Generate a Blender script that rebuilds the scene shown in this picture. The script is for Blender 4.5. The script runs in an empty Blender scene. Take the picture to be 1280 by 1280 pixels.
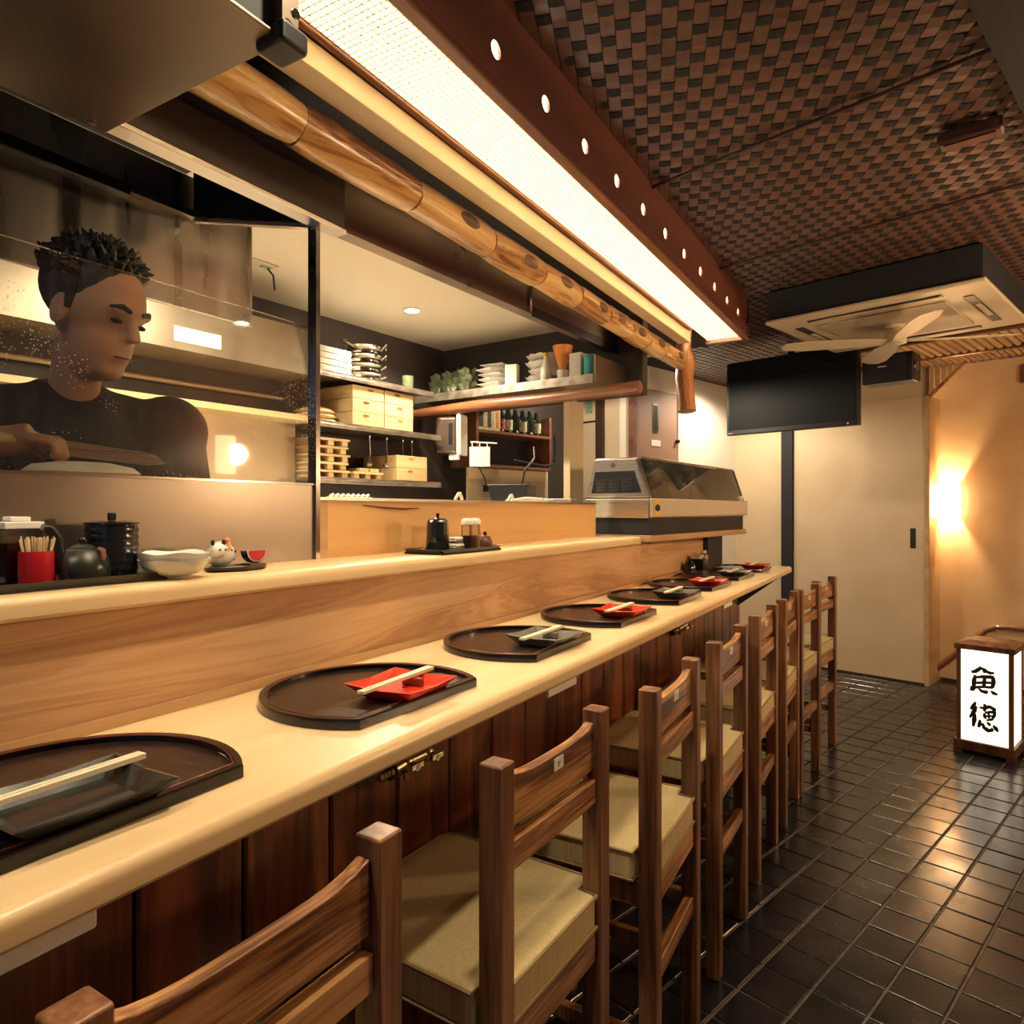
import bpy, bmesh, math, random
from mathutils import Vector, Matrix
RND = random.Random(11)
scene = bpy.context.scene
COL = scene.collection
PI = math.pi

# ---------------------------------------------------------------- camera, world, exposure
cam = bpy.data.cameras.new('camera'); camo = bpy.data.objects.new('camera', cam); COL.objects.link(camo)
camo.location = (0, 0, 1.4); camo.rotation_euler = (PI/2, 0, math.radians(30.816))
cam.sensor_width = 36; cam.lens = 24.05; cam.shift_y = -3/1280; cam.clip_start = .02
scene.camera = camo
w = bpy.data.worlds.new('world'); scene.world = w; w.use_nodes = True
w.node_tree.nodes['Background'].inputs[0].default_value = (.42, .60, 1.0, 1)
w.node_tree.nodes['Background'].inputs[1].default_value = .12
scene.view_settings.view_transform = 'Standard'; scene.view_settings.look = 'None'
scene.view_settings.exposure = 0.3; scene.view_settings.gamma = 1.0
WARM = (1.0, .70, .38)

def light(name, kind, loc, power, color=WARM, **kw):
    l = bpy.data.lights.new(name, kind); l.energy = power; l.color = color
    for k, v in kw.items(): setattr(l, k, v)
    o = bpy.data.objects.new(name, l); COL.objects.link(o); o.location = loc
    return o
def aim(o, tgt):
    o.rotation_euler = (Vector(tgt) - o.location).to_track_quat('-Z', 'Y').to_euler()

# frames: T = the room (walls, floor tiles, ceiling panels), K = the kitchen walls
TA = math.radians(-15.2); TW = Vector((.038, 6.358, 0))
KA = math.radians(-4.15); KO = Vector((-2.581, 3.489, 0))
def T(s, d, z=0): return TW + Matrix.Rotation(TA, 3, 'Z') @ Vector((s, d, z))
def K(u, v, z=0): return KO + Matrix.Rotation(KA, 3, 'Z') @ Vector((u, -v, z))

# ---------------------------------------------------------------- materials
class NT:
    def __init__(s, name):
        s.m = bpy.data.materials.new(name); s.m.use_nodes = True; s.t = s.m.node_tree
        s.p = s.t.nodes['Principled BSDF']; s.out = s.t.nodes['Material Output']
    def n(s, typ, **kw):
        o = s.t.nodes.new('ShaderNode' + typ)
        for k, v in kw.items():
            if isinstance(k, str) and hasattr(o, k) and not k.startswith('in_'): setattr(o, k, v)
            else: o.inputs[k[3:].replace('_', ' ')].default_value = v
        return o
    def l(s, a, b): s.t.links.new(a, b)
def c4(c): return (c[0], c[1], c[2], 1)
def pbr(name, c, rough=.5, metal=0, coat=0, emit=None, es=0, spec=None, alpha=None):
    k = NT(name); p = k.p.inputs
    p['Base Color'].default_value = c4(c); p['Roughness'].default_value = rough; p['Metallic'].default_value = metal
    p['Coat Weight'].default_value = coat
    if spec is not None: p['Specular IOR Level'].default_value = spec
    if emit: p['Emission Color'].default_value = c4(emit); p['Emission Strength'].default_value = es
    return k.m
def ramp(k, fac, stops):
    r = k.n('ValToRGB'); e = r.color_ramp.elements
    while len(e) < len(stops): e.new(.5)
    for el, (pos, c) in zip(e, stops): el.position = pos; el.color = c4(c)
    k.l(fac, r.inputs[0]); return r.outputs[0]
def coords(k, scale, rnd=True):
    tc = k.n('TexCoord'); mp = k.n('Mapping'); mp.inputs['Scale'].default_value = scale
    if rnd:
        oi = k.n('ObjectInfo'); ml = k.n('Math', operation='MULTIPLY'); ml.inputs[1].default_value = 37.0
        k.l(oi.outputs['Random'], ml.inputs[0]); ad = k.n('VectorMath', operation='ADD')
        k.l(tc.outputs['Object'], ad.inputs[0]); k.l(ml.outputs[0], ad.inputs[1]); k.l(ad.outputs[0], mp.inputs[0])
    else: k.l(tc.outputs['Object'], mp.inputs[0])
    return mp.outputs[0]
def wood(name, dark, mid, lite, axis=1, freq=14, rough=.45, coat=0, knots=False, fine=.25, bump=.15, rnd=True, rings=False):
    k = NT(name); sc = [freq]*3; sc[axis] = freq*.09
    co = coords(k, sc, rnd)
    n1 = k.n('TexNoise'); n1.inputs['Scale'].default_value = 1; n1.inputs['Detail'].default_value = 6
    n1.inputs['Distortion'].default_value = .8; k.l(co, n1.inputs['Vector'])
    fac = n1.outputs['Fac']
    if rings:
        mu = k.n('Math', operation='MULTIPLY'); mu.inputs[1].default_value = 95; k.l(fac, mu.inputs[0])
        fr = k.n('Math', operation='SINE'); k.l(mu.outputs[0], fr.inputs[0])
        mx = k.n('Math', operation='MULTIPLY_ADD'); mx.inputs[1].default_value = .055; k.l(fr.outputs[0], mx.inputs[0]); k.l(fac, mx.inputs[2]); fac = mx.outputs[0]
    sc2 = [freq*9]*3; sc2[axis] = freq*.35
    co2 = coords(k, sc2, rnd); n2 = k.n('TexNoise'); n2.inputs['Scale'].default_value = 1; n2.inputs['Detail'].default_value = 3
    k.l(co2, n2.inputs['Vector'])
    ad = k.n('Math', operation='MULTIPLY_ADD'); ad.inputs[1].default_value = fine; k.l(n2.outputs['Fac'], ad.inputs[0]); k.l(fac, ad.inputs[2])
    sb = k.n('Math', operation='SUBTRACT'); sb.inputs[1].default_value = fine/2; k.l(ad.outputs[0], sb.inputs[0])
    col = ramp(k, sb.outputs[0], [(.34, dark), (.5, mid), (.66, lite)])
    k.l(col, k.p.inputs['Base Color']); k.p.inputs['Roughness'].default_value = rough; k.p.inputs['Coat Weight'].default_value = coat
    k.p.inputs['Coat Roughness'].default_value = .2
    b = k.n('Bump'); b.inputs['Strength'].default_value = bump; b.inputs['Distance'].default_value = .002
    k.l(sb.outputs[0], b.inputs['Height']); k.l(b.outputs[0], k.p.inputs['Normal'])
    return k.m
def noisy(name, a, b, scale=8, rough=(.4, .6), metal=0, bump=0, stretch=(1, 1, 1), coat=0, detail=4):
    k = NT(name); co = coords(k, [scale*q for q in stretch]); n1 = k.n('TexNoise'); n1.inputs['Scale'].default_value = 1
    n1.inputs['Detail'].default_value = detail; k.l(co, n1.inputs['Vector'])
    k.l(ramp(k, n1.outputs['Fac'], [(.35, a), (.65, b)]), k.p.inputs['Base Color'])
    mr = k.n('MapRange'); mr.inputs['From Min'].default_value = .3; mr.inputs['From Max'].default_value = .7
    mr.inputs['To Min'].default_value = rough[0]; mr.inputs['To Max'].default_value = rough[1]
    k.l(n1.outputs['Fac'], mr.inputs['Value']); k.l(mr.outputs[0], k.p.inputs['Roughness'])
    k.p.inputs['Metallic'].default_value = metal; k.p.inputs['Coat Weight'].default_value = coat
    if bump:
        bp = k.n('Bump'); bp.inputs['Strength'].default_value = bump; bp.inputs['Distance'].default_value = .003
        k.l(n1.outputs['Fac'], bp.inputs['Height']); k.l(bp.outputs[0], k.p.inputs['Normal'])
    return k.m
def pane_mat(name, tint=(.95, .97, .95), dirt=0.0, gloss=1.0):
    k = NT(name); k.t.nodes.remove(k.p)
    tr = k.n('BsdfTransparent'); tr.inputs[0].default_value = c4(tint)
    gl = k.n('BsdfGlossy'); gl.inputs['Roughness'].default_value = .03
    fr = k.n('Fresnel'); fr.inputs[0].default_value = 1.45
    fm = k.n('Math', operation='MULTIPLY'); fm.inputs[1].default_value = gloss; k.l(fr.outputs[0], fm.inputs[0])
    mx = k.n('MixShader'); k.l(fm.outputs[0], mx.inputs[0]); k.l(tr.outputs[0], mx.inputs[1]); k.l(gl.outputs[0], mx.inputs[2])
    last = mx.outputs[0]
    if dirt:
        df = k.n('BsdfDiffuse'); df.inputs[0].default_value = (.85, .80, .70, 1)
        tl = k.n('BsdfTranslucent'); tl.inputs[0].default_value = (.85, .80, .70, 1)
        dm = k.n('MixShader'); dm.inputs[0].default_value = .5; k.l(df.outputs[0], dm.inputs[1]); k.l(tl.outputs[0], dm.inputs[2])
        co = coords(k, (150, 150, 150), False); vo = k.n('TexVoronoi'); vo.inputs['Scale'].default_value = 1; k.l(co, vo.inputs['Vector'])
        a = k.n('Math', operation='LESS_THAN'); a.inputs[1].default_value = .2; k.l(vo.outputs['Distance'], a.inputs[0])
        co3 = coords(k, (5, 5, 7), False); n3 = k.n('TexNoise'); n3.inputs['Scale'].default_value = 1; k.l(co3, n3.inputs['Vector'])
        g3 = k.n('MapRange'); g3.inputs['From Min'].default_value = .50; g3.inputs['From Max'].default_value = .60; k.l(n3.outputs['Fac'], g3.inputs['Value'])
        am = k.n('Math', operation='MULTIPLY'); k.l(a.outputs[0], am.inputs[0]); k.l(g3.outputs[0], am.inputs[1])
        co2 = coords(k, (60, 60, 4), False); n2 = k.n('TexNoise'); n2.inputs['Scale'].default_value = 1; n2.inputs['Detail'].default_value = 5; k.l(co2, n2.inputs['Vector'])
        m2 = k.n('MapRange'); m2.inputs['From Min'].default_value = .5; m2.inputs['From Max'].default_value = .85; m2.inputs['To Min'].default_value = dirt*.35; m2.inputs['To Max'].default_value = dirt*1.8
        k.l(n2.outputs['Fac'], m2.inputs['Value'])
        s2 = k.n('Math', operation='MULTIPLY_ADD'); s2.inputs[1].default_value = .8; k.l(am.outputs[0], s2.inputs[0]); k.l(m2.outputs[0], s2.inputs[2]); s2.use_clamp = True
        m3 = k.n('MixShader'); k.l(s2.outputs[0], m3.inputs[0]); k.l(last, m3.inputs[1]); k.l(dm.outputs[0], m3.inputs[2]); last = m3.outputs[0]
    k.l(last, k.out.inputs[0]); return k.m
def emit_mat(name, c, s):
    k = NT(name); k.p.inputs['Base Color'].default_value = c4(c); k.p.inputs['Emission Color'].default_value = c4(c)
    k.p.inputs['Emission Strength'].default_value = s; return k.m
def fabric_mat():
    k = NT('woven_fabric'); co = coords(k, (170, 170, 170), False)
    wv = k.n('TexBrick'); wv.inputs['Scale'].default_value = 1; wv.inputs['Color1'].default_value = (.66, .54, .29, 1); wv.inputs['Color2'].default_value = (.56, .44, .22, 1)
    wv.inputs['Mortar'].default_value = (.36, .26, .11, 1); wv.inputs['Mortar Size'].default_value = .05; wv.inputs['Brick Width'].default_value = 1.0; wv.inputs['Row Height'].default_value = .5
    k.l(co, wv.inputs['Vector']); k.l(wv.outputs['Color'], k.p.inputs['Base Color']); k.p.inputs['Roughness'].default_value = .75
    b = k.n('Bump'); b.inputs['Strength'].default_value = .5; b.inputs['Distance'].default_value = .001; k.l(wv.outputs['Fac'], b.inputs['Height']); k.l(b.outputs[0], k.p.inputs['Normal'])
    return k.m
def lacquer_mat():
    k = NT('black_lacquer_grain'); co = coords(k, (14, 120, 120), False); n1 = k.n('TexNoise'); n1.inputs['Scale'].default_value = 1; n1.inputs['Detail'].default_value = 5
    k.l(co, n1.inputs['Vector']); k.l(ramp(k, n1.outputs['Fac'], [(.4, (.012, .008, .007)), (.7, (.045, .025, .018))]), k.p.inputs['Base Color'])
    k.p.inputs['Roughness'].default_value = .28
    b = k.n('Bump'); b.inputs['Strength'].default_value = .6; b.inputs['Distance'].default_value = .0015; k.l(n1.outputs['Fac'], b.inputs['Height']); k.l(b.outputs[0], k.p.inputs['Normal'])
    return k.m
M = {}
M['counter'] = wood('counter_hinoki', (.64, .43, .21), (.74, .54, .29), (.80, .61, .36), 1, 5, .38, .12, fine=.12, bump=.03)
M['riser'] = wood('riser_board', (.50, .255, .12), (.66, .39, .195), (.72, .46, .25), 1, 8, .5, 0, fine=.12, bump=.04, rings=True)
M['strip'] = wood('strip_wood', (.42, .24, .11), (.50, .30, .14), (.55, .34, .17), 1, 9, .5)
M['board'] = wood('kitchen_board', (.50, .26, .09), (.66, .38, .14), (.72, .43, .17), 1, 5, .5, 0, fine=.08, bump=.03)
M['panel'] = wood('red_brown_plank', (.055, .014, .009), (.16, .040, .018), (.27, .08, .032), 2, 16, .32, .2, fine=.35)
M['stool'] = wood('stool_wood', (.075, .027, .013), (.19, .075, .032), (.33, .155, .065), 2, 16, .38, .2, fine=.4)
M['slat'] = wood('stool_slat_wood', (.10, .035, .013), (.32, .135, .048), (.58, .30, .115), 1, 20, .36, .2, fine=.7)
M['fascia'] = wood('fascia_board', (.10, .03, .02), (.135, .042, .027), (.17, .055, .035), 1, 10, .5)
M['trimwood'] = wood('fixture_trim', (.17, .06, .03), (.26, .10, .05), (.32, .14, .07), 1, 12, .45)
M['log'] = wood('polished_log', (.20, .06, .018), (.66, .35, .11), (.84, .56, .25), 1, 9, .3, .4, fine=.2, rings=True)
M['logdark'] = wood('dark_log', (.05, .017, .009), (.14, .05, .022), (.25, .10, .04), 0, 9, .4, .2)
M['post'] = wood('log_post', (.20, .065, .022), (.42, .17, .055), (.56, .27, .10), 2, 12, .35, .3, rings=True)
M['cabwood'] = wood('cabinet_wood', (.12, .04, .02), (.19, .07, .035), (.24, .095, .05), 0, 10, .5)
M['boxwood'] = wood('pale_box_wood', (.55, .36, .16), (.66, .46, .23), (.72, .53, .28), 1, 8, .55, fine=.1)
M['chop'] = wood('chopstick_wood', (.70, .55, .34), (.80, .66, .45), (.85, .72, .52), 1, 20, .6)
M['lantern'] = wood('lantern_frame', (.05, .018, .009), (.10, .04, .02), (.16, .07, .035), 2, 16, .4)
M['warp'] = noisy('bamboo_warp', (.095, .045, .034), (.15, .072, .052), 9, (.34, .5), stretch=(1, 1, 1), bump=.1)
M['weft'] = noisy('bamboo_weft', (.008, .007, .009), (.018, .012, .011), 9, (.75, .9))
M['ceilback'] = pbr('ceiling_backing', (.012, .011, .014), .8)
M['bamboo'] = noisy('bamboo_slat', (.48, .30, .14), (.62, .42, .22), 12, (.35, .5), stretch=(1, .1, 1))
M['batten'] = pbr('dark_batten', (.05, .022, .014), .5)
M['tile'] = noisy('dark_floor_tile', (.007, .009, .013), (.017, .016, .019), 6, (.17, .30), bump=.08)
M['tile'].node_tree.nodes['Principled BSDF'].inputs['Specular IOR Level'].default_value = .85
M['grout'] = noisy('grout', (.10, .085, .07), (.17, .14, .11), 30, (.8, .95))
M['wall'] = noisy('cream_wall', (.62, .48, .31), (.68, .54, .36), 3, (.7, .85))
M['wallorange'] = noisy('plaster_wall', (.66, .44, .24), (.72, .50, .29), 5, (.75, .9), bump=.06)
M['white'] = pbr('white_paint', (.78, .72, .62), .6)
M['kceil'] = pbr('kitchen_ceiling_paint', (.74, .66, .52), .6)
M['cream'] = pbr('cream_beam_paint', (.74, .58, .36), .5)
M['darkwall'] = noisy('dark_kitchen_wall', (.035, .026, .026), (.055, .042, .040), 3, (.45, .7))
M['steel'] = noisy('brushed_steel', (.54, .50, .45), (.57, .53, .48), 4, (.26, .32), 1, stretch=(1, .6, 120), bump=0)
M['steelv'] = noisy('streaked_steel', (.58, .54, .49), (.64, .60, .55), 3, (.20, .42), 1, stretch=(2, 4, .5), bump=0)
M['steeltan'] = noisy('smeared_tan_steel', (.44, .36, .27), (.56, .47, .36), 3, (.30, .5), .85, stretch=(1, 1, .4))
M['steeldull'] = noisy('dull_steel', (.27, .22, .18), (.33, .27, .22), 3, (.26, .40), .95)
M['shelfsteel'] = noisy('shelf_steel', (.34, .29, .24), (.48, .42, .36), 20, (.28, .45), .9)
M['chrome'] = pbr('chrome', (.75, .72, .68), .12, 1)
M['brass'] = pbr('aged_brass', (.42, .33, .20), .3, 1)
M['brownsteel'] = pbr('dark_brown_steel', (.030, .016, .012), .42, .2)
M['black'] = pbr('black_plastic', (.010, .011, .014), .35)
M['blackm'] = pbr('matte_black', (.012, .013, .018), .7)
M['screen'] = pbr('tv_screen', (.006, .007, .009), .45, spec=.25)
M['navy'] = noisy('dark_casing', (.010, .014, .020), (.014, .019, .027), 4, (.6, .8))
M['acwhite'] = pbr('ac_plastic', (.66, .56, .40), .4)
M['acgrey'] = pbr('ac_grille', (.50, .42, .30), .5)
M['lacq'] = lacquer_mat()
M['rim'] = pbr('lacquer_rim', (.008, .006, .007), .2, 0, .15)
M['rimred'] = pbr('lacquer_red_line', (.16, .03, .018), .25)
M['red'] = pbr('red_lacquer_dish', (.72, .045, .018), .22, 0, .4)
M['blackdish'] = pbr('black_glazed_dish', (.022, .022, .020), .2, 0, .5)
M['greydish'] = pbr('grey_glazed_dish', (.16, .155, .13), .2, 0, .5)
M['fabric'] = fabric_mat()
M['piping'] = pbr('seat_piping', (.30, .20, .09), .7)
M['paper'] = pbr('white_paper', (.82, .78, .68), .6)
M['ink'] = pbr('black_ink', (.012, .010, .009), .7)
M['porcelain'] = pbr('white_porcelain', (.80, .77, .70), .2, 0, .3)
M['ironpot'] = noisy('dark_glazed_iron', (.012, .014, .011), (.035, .035, .025), 30, (.25, .45))
M['jar'] = pbr('black_glaze', (.010, .012, .014), .18, 0, .5)
M['redcup'] = pbr('red_holder', (.45, .012, .018), .3)
M['pick'] = pbr('toothpick_wood', (.75, .58, .34), .6)
M['clear'] = pane_mat('clear_plastic', (.90, .90, .87), gloss=1.6)
M['glass'] = pane_mat('kitchen_screen_glass', (.95, .96, .94), .022, gloss=.8)
M['caseglass'] = pane_mat('case_glass', (.80, .86, .80), .05, gloss=2.2)
M['greenglass'] = pbr('green_glass_leaf', (.085, .105, .055), .12, 0, .6)
M['teal'] = pbr('teal_can', (.05, .33, .40), .35)
M['orange'] = pbr('orange_paint', (.75, .28, .07), .4)
M['beige'] = pbr('beige_band', (.48, .39, .27), .4)
M['door'] = pbr('pinkish_brown_door', (.34, .20, .145), .5)
M['skin'] = noisy('skin', (.50, .25, .15), (.58, .31, .19), 12, (.45, .6))
M['hair'] = noisy('black_hair', (.012, .010, .010), (.05, .04, .035), 60, (.35, .6), bump=.6)
M['shirt'] = noisy('black_shirt', (.006, .007, .010), (.014, .014, .018), 12, (.8, .9), bump=.3)
M['cloth'] = noisy('tan_cloth', (.62, .44, .22), (.70, .53, .30), 20, (.8, .9))
M['dough'] = noisy('white_food', (.72, .65, .52), (.80, .74, .62), 30, (.5, .7), bump=.3)
M['yellow'] = pbr('yellow_sticker', (.72, .45, .05), .5)
M['greensign'] = noisy('green_leaflet', (.10, .30, .18), (.45, .52, .38), 60, (.4, .5))
M['bottle'] = pbr('dark_bottle_glass', (.012, .022, .016), .12, 0, .4)
M['label'] = noisy('bottle_label', (.10, .13, .09), (.55, .50, .32), 90, (.5, .6))
M['redlabel'] = noisy('carton_print', (.03, .015, .015), (.42, .10, .05), 80, (.4, .6))
M['carton'] = noisy('paper_carton', (.60, .45, .20), (.80, .70, .48), 60, (.5, .6))
M['lens'] = emit_mat('downlight_lens', (1, .86, .62), 40)
M['diffuser'] = emit_mat('fluorescent_diffuser', (1.0, .89, .70), 25.0)
M['tube'] = emit_mat('lamp_tube', (1.0, .72, .38), 1.1)
M['louver'] = pbr('louver_plastic', (.78, .70, .55), .4)
M['lampdim'] = emit_mat('dim_sconce_shade', (1.0, .70, .38), 8.0)
M['lampglow'] = emit_mat('sconce_shade', (1.0, .70, .38), 20.0)
M['lanternpaper'] = emit_mat('lantern_paper', (1.0, .84, .62), 1.3)
M['led'] = emit_mat('red_led', (1, .05, .12), 2)

# ---------------------------------------------------------------- mesh helpers
class MB:
    def __init__(s): s.v = []; s.f = []; s.mi = []; s.cur = 0
    def add(s, vs, fs, Mx=None):
        b = len(s.v)
        s.v += [tuple(Mx @ Vector(q)) if Mx else tuple(q) for q in vs]
        s.f += [tuple(b+i for i in f) for f in fs]; s.mi += [s.cur]*len(fs); return s
    def box(s, x0, x1, y0, y1, z0, z1, Mx=None):
        return s.add([(x0,y0,z0),(x1,y0,z0),(x1,y1,z0),(x0,y1,z0),(x0,y0,z1),(x1,y0,z1),(x1,y1,z1),(x0,y1,z1)],
                     [(3,2,1,0),(4,5,6,7),(0,1,5,4),(1,2,6,5),(2,3,7,6),(3,0,4,7)], Mx)
    def cbox(s, c, d, Mx=None):
        return s.box(c[0]-d[0]/2, c[0]+d[0]/2, c[1]-d[1]/2, c[1]+d[1]/2, c[2]-d[2]/2, c[2]+d[2]/2, Mx)
    def cyl(s, p0, p1, r0, r1=None, n=16, cap=True, Mx=None):
        r1 = r0 if r1 is None else r1; p0 = Vector(p0); p1 = Vector(p1); ax = (p1-p0).normalized()
        a = ax.orthogonal().normalized(); b = ax.cross(a); vs = []
        for p, r in ((p0, r0), (p1, r1)):
            for i in range(n):
                t = 2*PI*i/n; vs.append(p + a*(r*math.cos(t)) + b*(r*math.sin(t)))
        fs = [(i, (i+1) % n, n+(i+1) % n, n+i) for i in range(n)]
        if cap: fs += [tuple(range(n-1, -1, -1)), tuple(range(n, 2*n))]
        return s.add(vs, fs, Mx)
    def lathe(s, prof, c=(0, 0, 0), n=24, sx=1, sy=1, wob=None, Mx=None):
        vs = []; m = len(prof)
        for (r, z) in prof:
            for i in range(n):
                t = 2*PI*i/n; k = 1 if wob is None else wob(t, r, z)
                dz = 0
                if isinstance(k, tuple): k, dz = k
                vs.append((c[0]+r*k*sx*math.cos(t), c[1]+r*k*sy*math.sin(t), c[2]+z+dz))
        fs = [(j*n+i, j*n+(i+1) % n, (j+1)*n+(i+1) % n, (j+1)*n+i) for j in range(m-1) for i in range(n)]
        fs += [tuple(range(n-1, -1, -1)), tuple(range((m-1)*n, m*n))]
        return s.add(vs, fs, Mx)
    def prism(s, poly, z0, z1, Mx=None):
        n = len(poly); vs = [(x, y, z0) for x, y in poly] + [(x, y, z1) for x, y in poly]
        return s.add(vs, [tuple(range(n-1, -1, -1)), tuple(range(n, 2*n))] + [(i, (i+1) % n, n+(i+1) % n, n+i) for i in range(n)], Mx)
    def tube(s, pts, r, n=8, Mx=None):
        pts = [Vector(p) for p in pts]; m = len(pts); vs = []; pa = None
        for i, p in enumerate(pts):
            d = (pts[min(i+1, m-1)] - pts[max(i-1, 0)]).normalized()
            a = d.orthogonal().normalized() if pa is None else (pa - d*pa.dot(d)).normalized()
            pa = a; b = d.cross(a); rr = r[i] if isinstance(r, (list, tuple)) else r
            vs += [p + a*(rr*math.cos(2*PI*q/n)) + b*(rr*math.sin(2*PI*q/n)) for q in range(n)]
        fs = [(j*n+i, j*n+(i+1) % n, (j+1)*n+(i+1) % n, (j+1)*n+i) for j in range(m-1) for i in range(n)]
        fs += [tuple(range(n-1, -1, -1)), tuple(range((m-1)*n, m*n))]
        return s.add(vs, fs, Mx)
    def ell(s, c, r, n=20, m=12, Mx=None):
        prof = [(math.sin(PI*j/m), -math.cos(PI*j/m)) for j in range(m+1)]
        prof[0] = (.001, -1); prof[-1] = (.001, 1)
        X = Matrix.Translation(c) @ Matrix.Diagonal((r[0], r[1], r[2], 1))
        return s.lathe(prof, n=n, Mx=(Mx @ X) if Mx else X)
    def mesh(s, name):
        me = bpy.data.meshes.new(name); me.from_pydata(s.v, [], s.f); me.update(); return me
    def build(s, name, mat, parent=None, smooth=False, bev=0, loc=(0, 0, 0), rz=0, seg=2, kind=None, label=None):
        me = s.mesh(name)
        mats = mat if isinstance(mat, (list, tuple)) else [mat]
        for q in mats: me.materials.append(M[q] if isinstance(q, str) else q)
        if len(mats) > 1: me.polygons.foreach_set('material_index', s.mi)
        if smooth:
            me.polygons.foreach_set('use_smooth', [True]*len(me.polygons)); me.set_sharp_from_angle(angle=math.radians(42))
        o = bpy.data.objects.new(name, me); COL.objects.link(o); o.location = loc; o.rotation_euler = (0, 0, rz)
        if parent: o.parent = parent
        if bev:
            b = o.modifiers.new('bevel', 'BEVEL'); b.width = bev; b.segments = seg; b.limit_method = 'ANGLE'; b.angle_limit = math.radians(50)
            if smooth is False and seg > 1:
                me.polygons.foreach_set('use_smooth', [True]*len(me.polygons)); b.harden_normals = True
        if kind: o['kind'] = kind
        if label: o['label'] = label
        return o
def tag(o, label, cat, group=None):
    o['label'] = label; o['category'] = cat
    if group: o['group'] = group
    return o
def thing(name, label, cat, loc=(0, 0, 0), rz=0, group=None):
    o = bpy.data.objects.new(name, None); COL.objects.link(o); o.location = loc; o.rotation_euler = (0, 0, rz); o.empty_display_size = .05
    return tag(o, label, cat, group)
def copy_tree(o, parent=None):
    c = o.copy(); COL.objects.link(c); c.parent = parent
    for ch in list(o.children): copy_tree(ch, c)
    return c
def struct(o): o['kind'] = 'structure'; return o
def circ(r, n=24, cx=0, cy=0, a0=0, a1=2*PI):
    return [(cx+r*math.cos(a0+(a1-a0)*i/n), cy+r*math.sin(a0+(a1-a0)*i/n)) for i in range(n)]

# ================================================================= SETTING
# floor: grout slab with every tile a piece of its own (nearest 300), the rest joined
fl = struct(MB().box(-1.1, 2.6, -.8, 7.4, -.06, 0).build('floor', 'grout'))
P0 = Vector((.138, 2.509, 0)); TP = .1503
tm = MB(); h = TP/2-.0042; g = .0022
def tile_geo(mb, Mx=None):
    mb.add([(-h,-h,0),(h,-h,0),(h,h,0),(-h,h,0),(-h,-h,.004),(h,-h,.004),(h,h,.004),(-h,h,.004),
            (-h+g,-h+g,.006),(h-g,-h+g,.006),(h-g,h-g,.006),(-h+g,h-g,.006)],
           [(0,1,5,4),(1,2,6,5),(2,3,7,6),(3,0,4,7),(4,5,9,8),(5,6,10,9),(6,7,11,10),(7,4,8,11),(8,9,10,11)], Mx)
tile_geo(tm); tile_me = tm.mesh('tile'); tile_me.materials.append(M['tile'])
RT = Matrix.Rotation(TA, 3, 'Z'); cand = []; th = math.radians(30.816)
for i in range(-16, 20):
    for j in range(-22, 34):
        p = P0 + RT @ Vector(((i+.5)*TP, (j+.5)*TP, 0))
        if not (-1.0 < p.x < 2.4 and -.6 < p.y < 7.2): continue
        dz = -p.x*math.sin(th) + p.y*math.cos(th); dx = p.x*math.cos(th) + p.y*math.sin(th)
        vis = dz > .4 and abs(640+855*dx/dz-640) < 660 and 637+855*1.4/dz < 1330 and p.x > -.72
        cand.append((0 if vis else 1, dz if vis else 99, p))
cand.sort(key=lambda q: (q[0], q[1])); rest = MB()
for n_, (a, b, p) in enumerate(cand):
    rot = Matrix.Rotation(TA, 4, 'Z')
    if n_ < 299 and a == 0:
        o = bpy.data.objects.new('tile', tile_me); COL.objects.link(o); o.parent = fl
        o.location = (p.x, p.y, RND.uniform(-.0006, .0006)); o.rotation_euler = (RND.uniform(-.004, .004), RND.uniform(-.004, .004), TA)
    else:
        tile_geo(rest, Matrix.Translation(p + Vector((0, 0, RND.uniform(-.0006, .0006)))) @ rot)
rest.build('tile_field', 'tile', fl, kind='stuff')

# ceiling of woven bamboo strips
ZC = 2.56
ce = struct(MB().box(-3.2, 2.3, -.6, 7.6, ZC+.02, ZC+.06).build('ceiling', 'ceilback'))
WA = math.radians(19.1); wp = Vector((-math.sin(WA), math.cos(WA), 0)); wq = Vector((math.cos(WA), math.sin(WA), 0))
PW, PF, AM = .0367, .0537, .0022
inside = lambda p: ((-.805 < p.x < 1.75) or (p.y > 3.95 and -1.75 < p.x < 0)) and .1 < p.y < 7.0
def ribbon(kind, idx):
    mb = MB(); step = PF/2 if kind == 'warp' else PW/2; hw = (PW*.47 if kind == 'warp' else PF*.30)
    a, b = (wp, wq) if kind == 'warp' else (wq, wp); off = idx*(PW if kind == 'warp' else PF)
    pts = []
    for j in range(-40, 300):
        p = a*(j*step) + b*off
        if inside(p):
            c = j//2; ph = 0 if j % 2 else (1 if (c+idx) % 2 == 0 else -1)
            if kind == 'weft': ph = -ph
            pts.append(p + Vector((0, 0, ZC + .006 - AM*ph)))
    if len(pts) < 3: return
    vs = []; fs = []
    for p in pts:
        vs += [p-b*hw, p+b*hw, p+b*hw+Vector((0, 0, .0012)), p-b*hw+Vector((0, 0, .0012))]
    for k in range(len(pts)-1):
        q = k*4; fs += [(q+i, q+(i+1) % 4, q+4+(i+1) % 4, q+4+i) for i in range(4)]
    mb.add(vs, fs); mb.build('warp_strip' if kind == 'warp' else 'weft_strip', kind, ce, smooth=False)
for i in range(-24, 106): ribbon('warp', i)
for i in range(-8, 130): ribbon('weft', i)
# seams between the woven panels
for d in (-4.09, -3.165):
    MB().tube([T(-1.0, d, ZC-.006), T(.2, d, ZC-.010), T(1.25, d, ZC-.006)], .006).build('seam_cord', 'batten', ce)
struct(MB().box(1.245, 1.50, -6.2, -1.0, ZC-.05, ZC).build('trim_1', 'ceilback', loc=TW, rz=TA))

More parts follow.
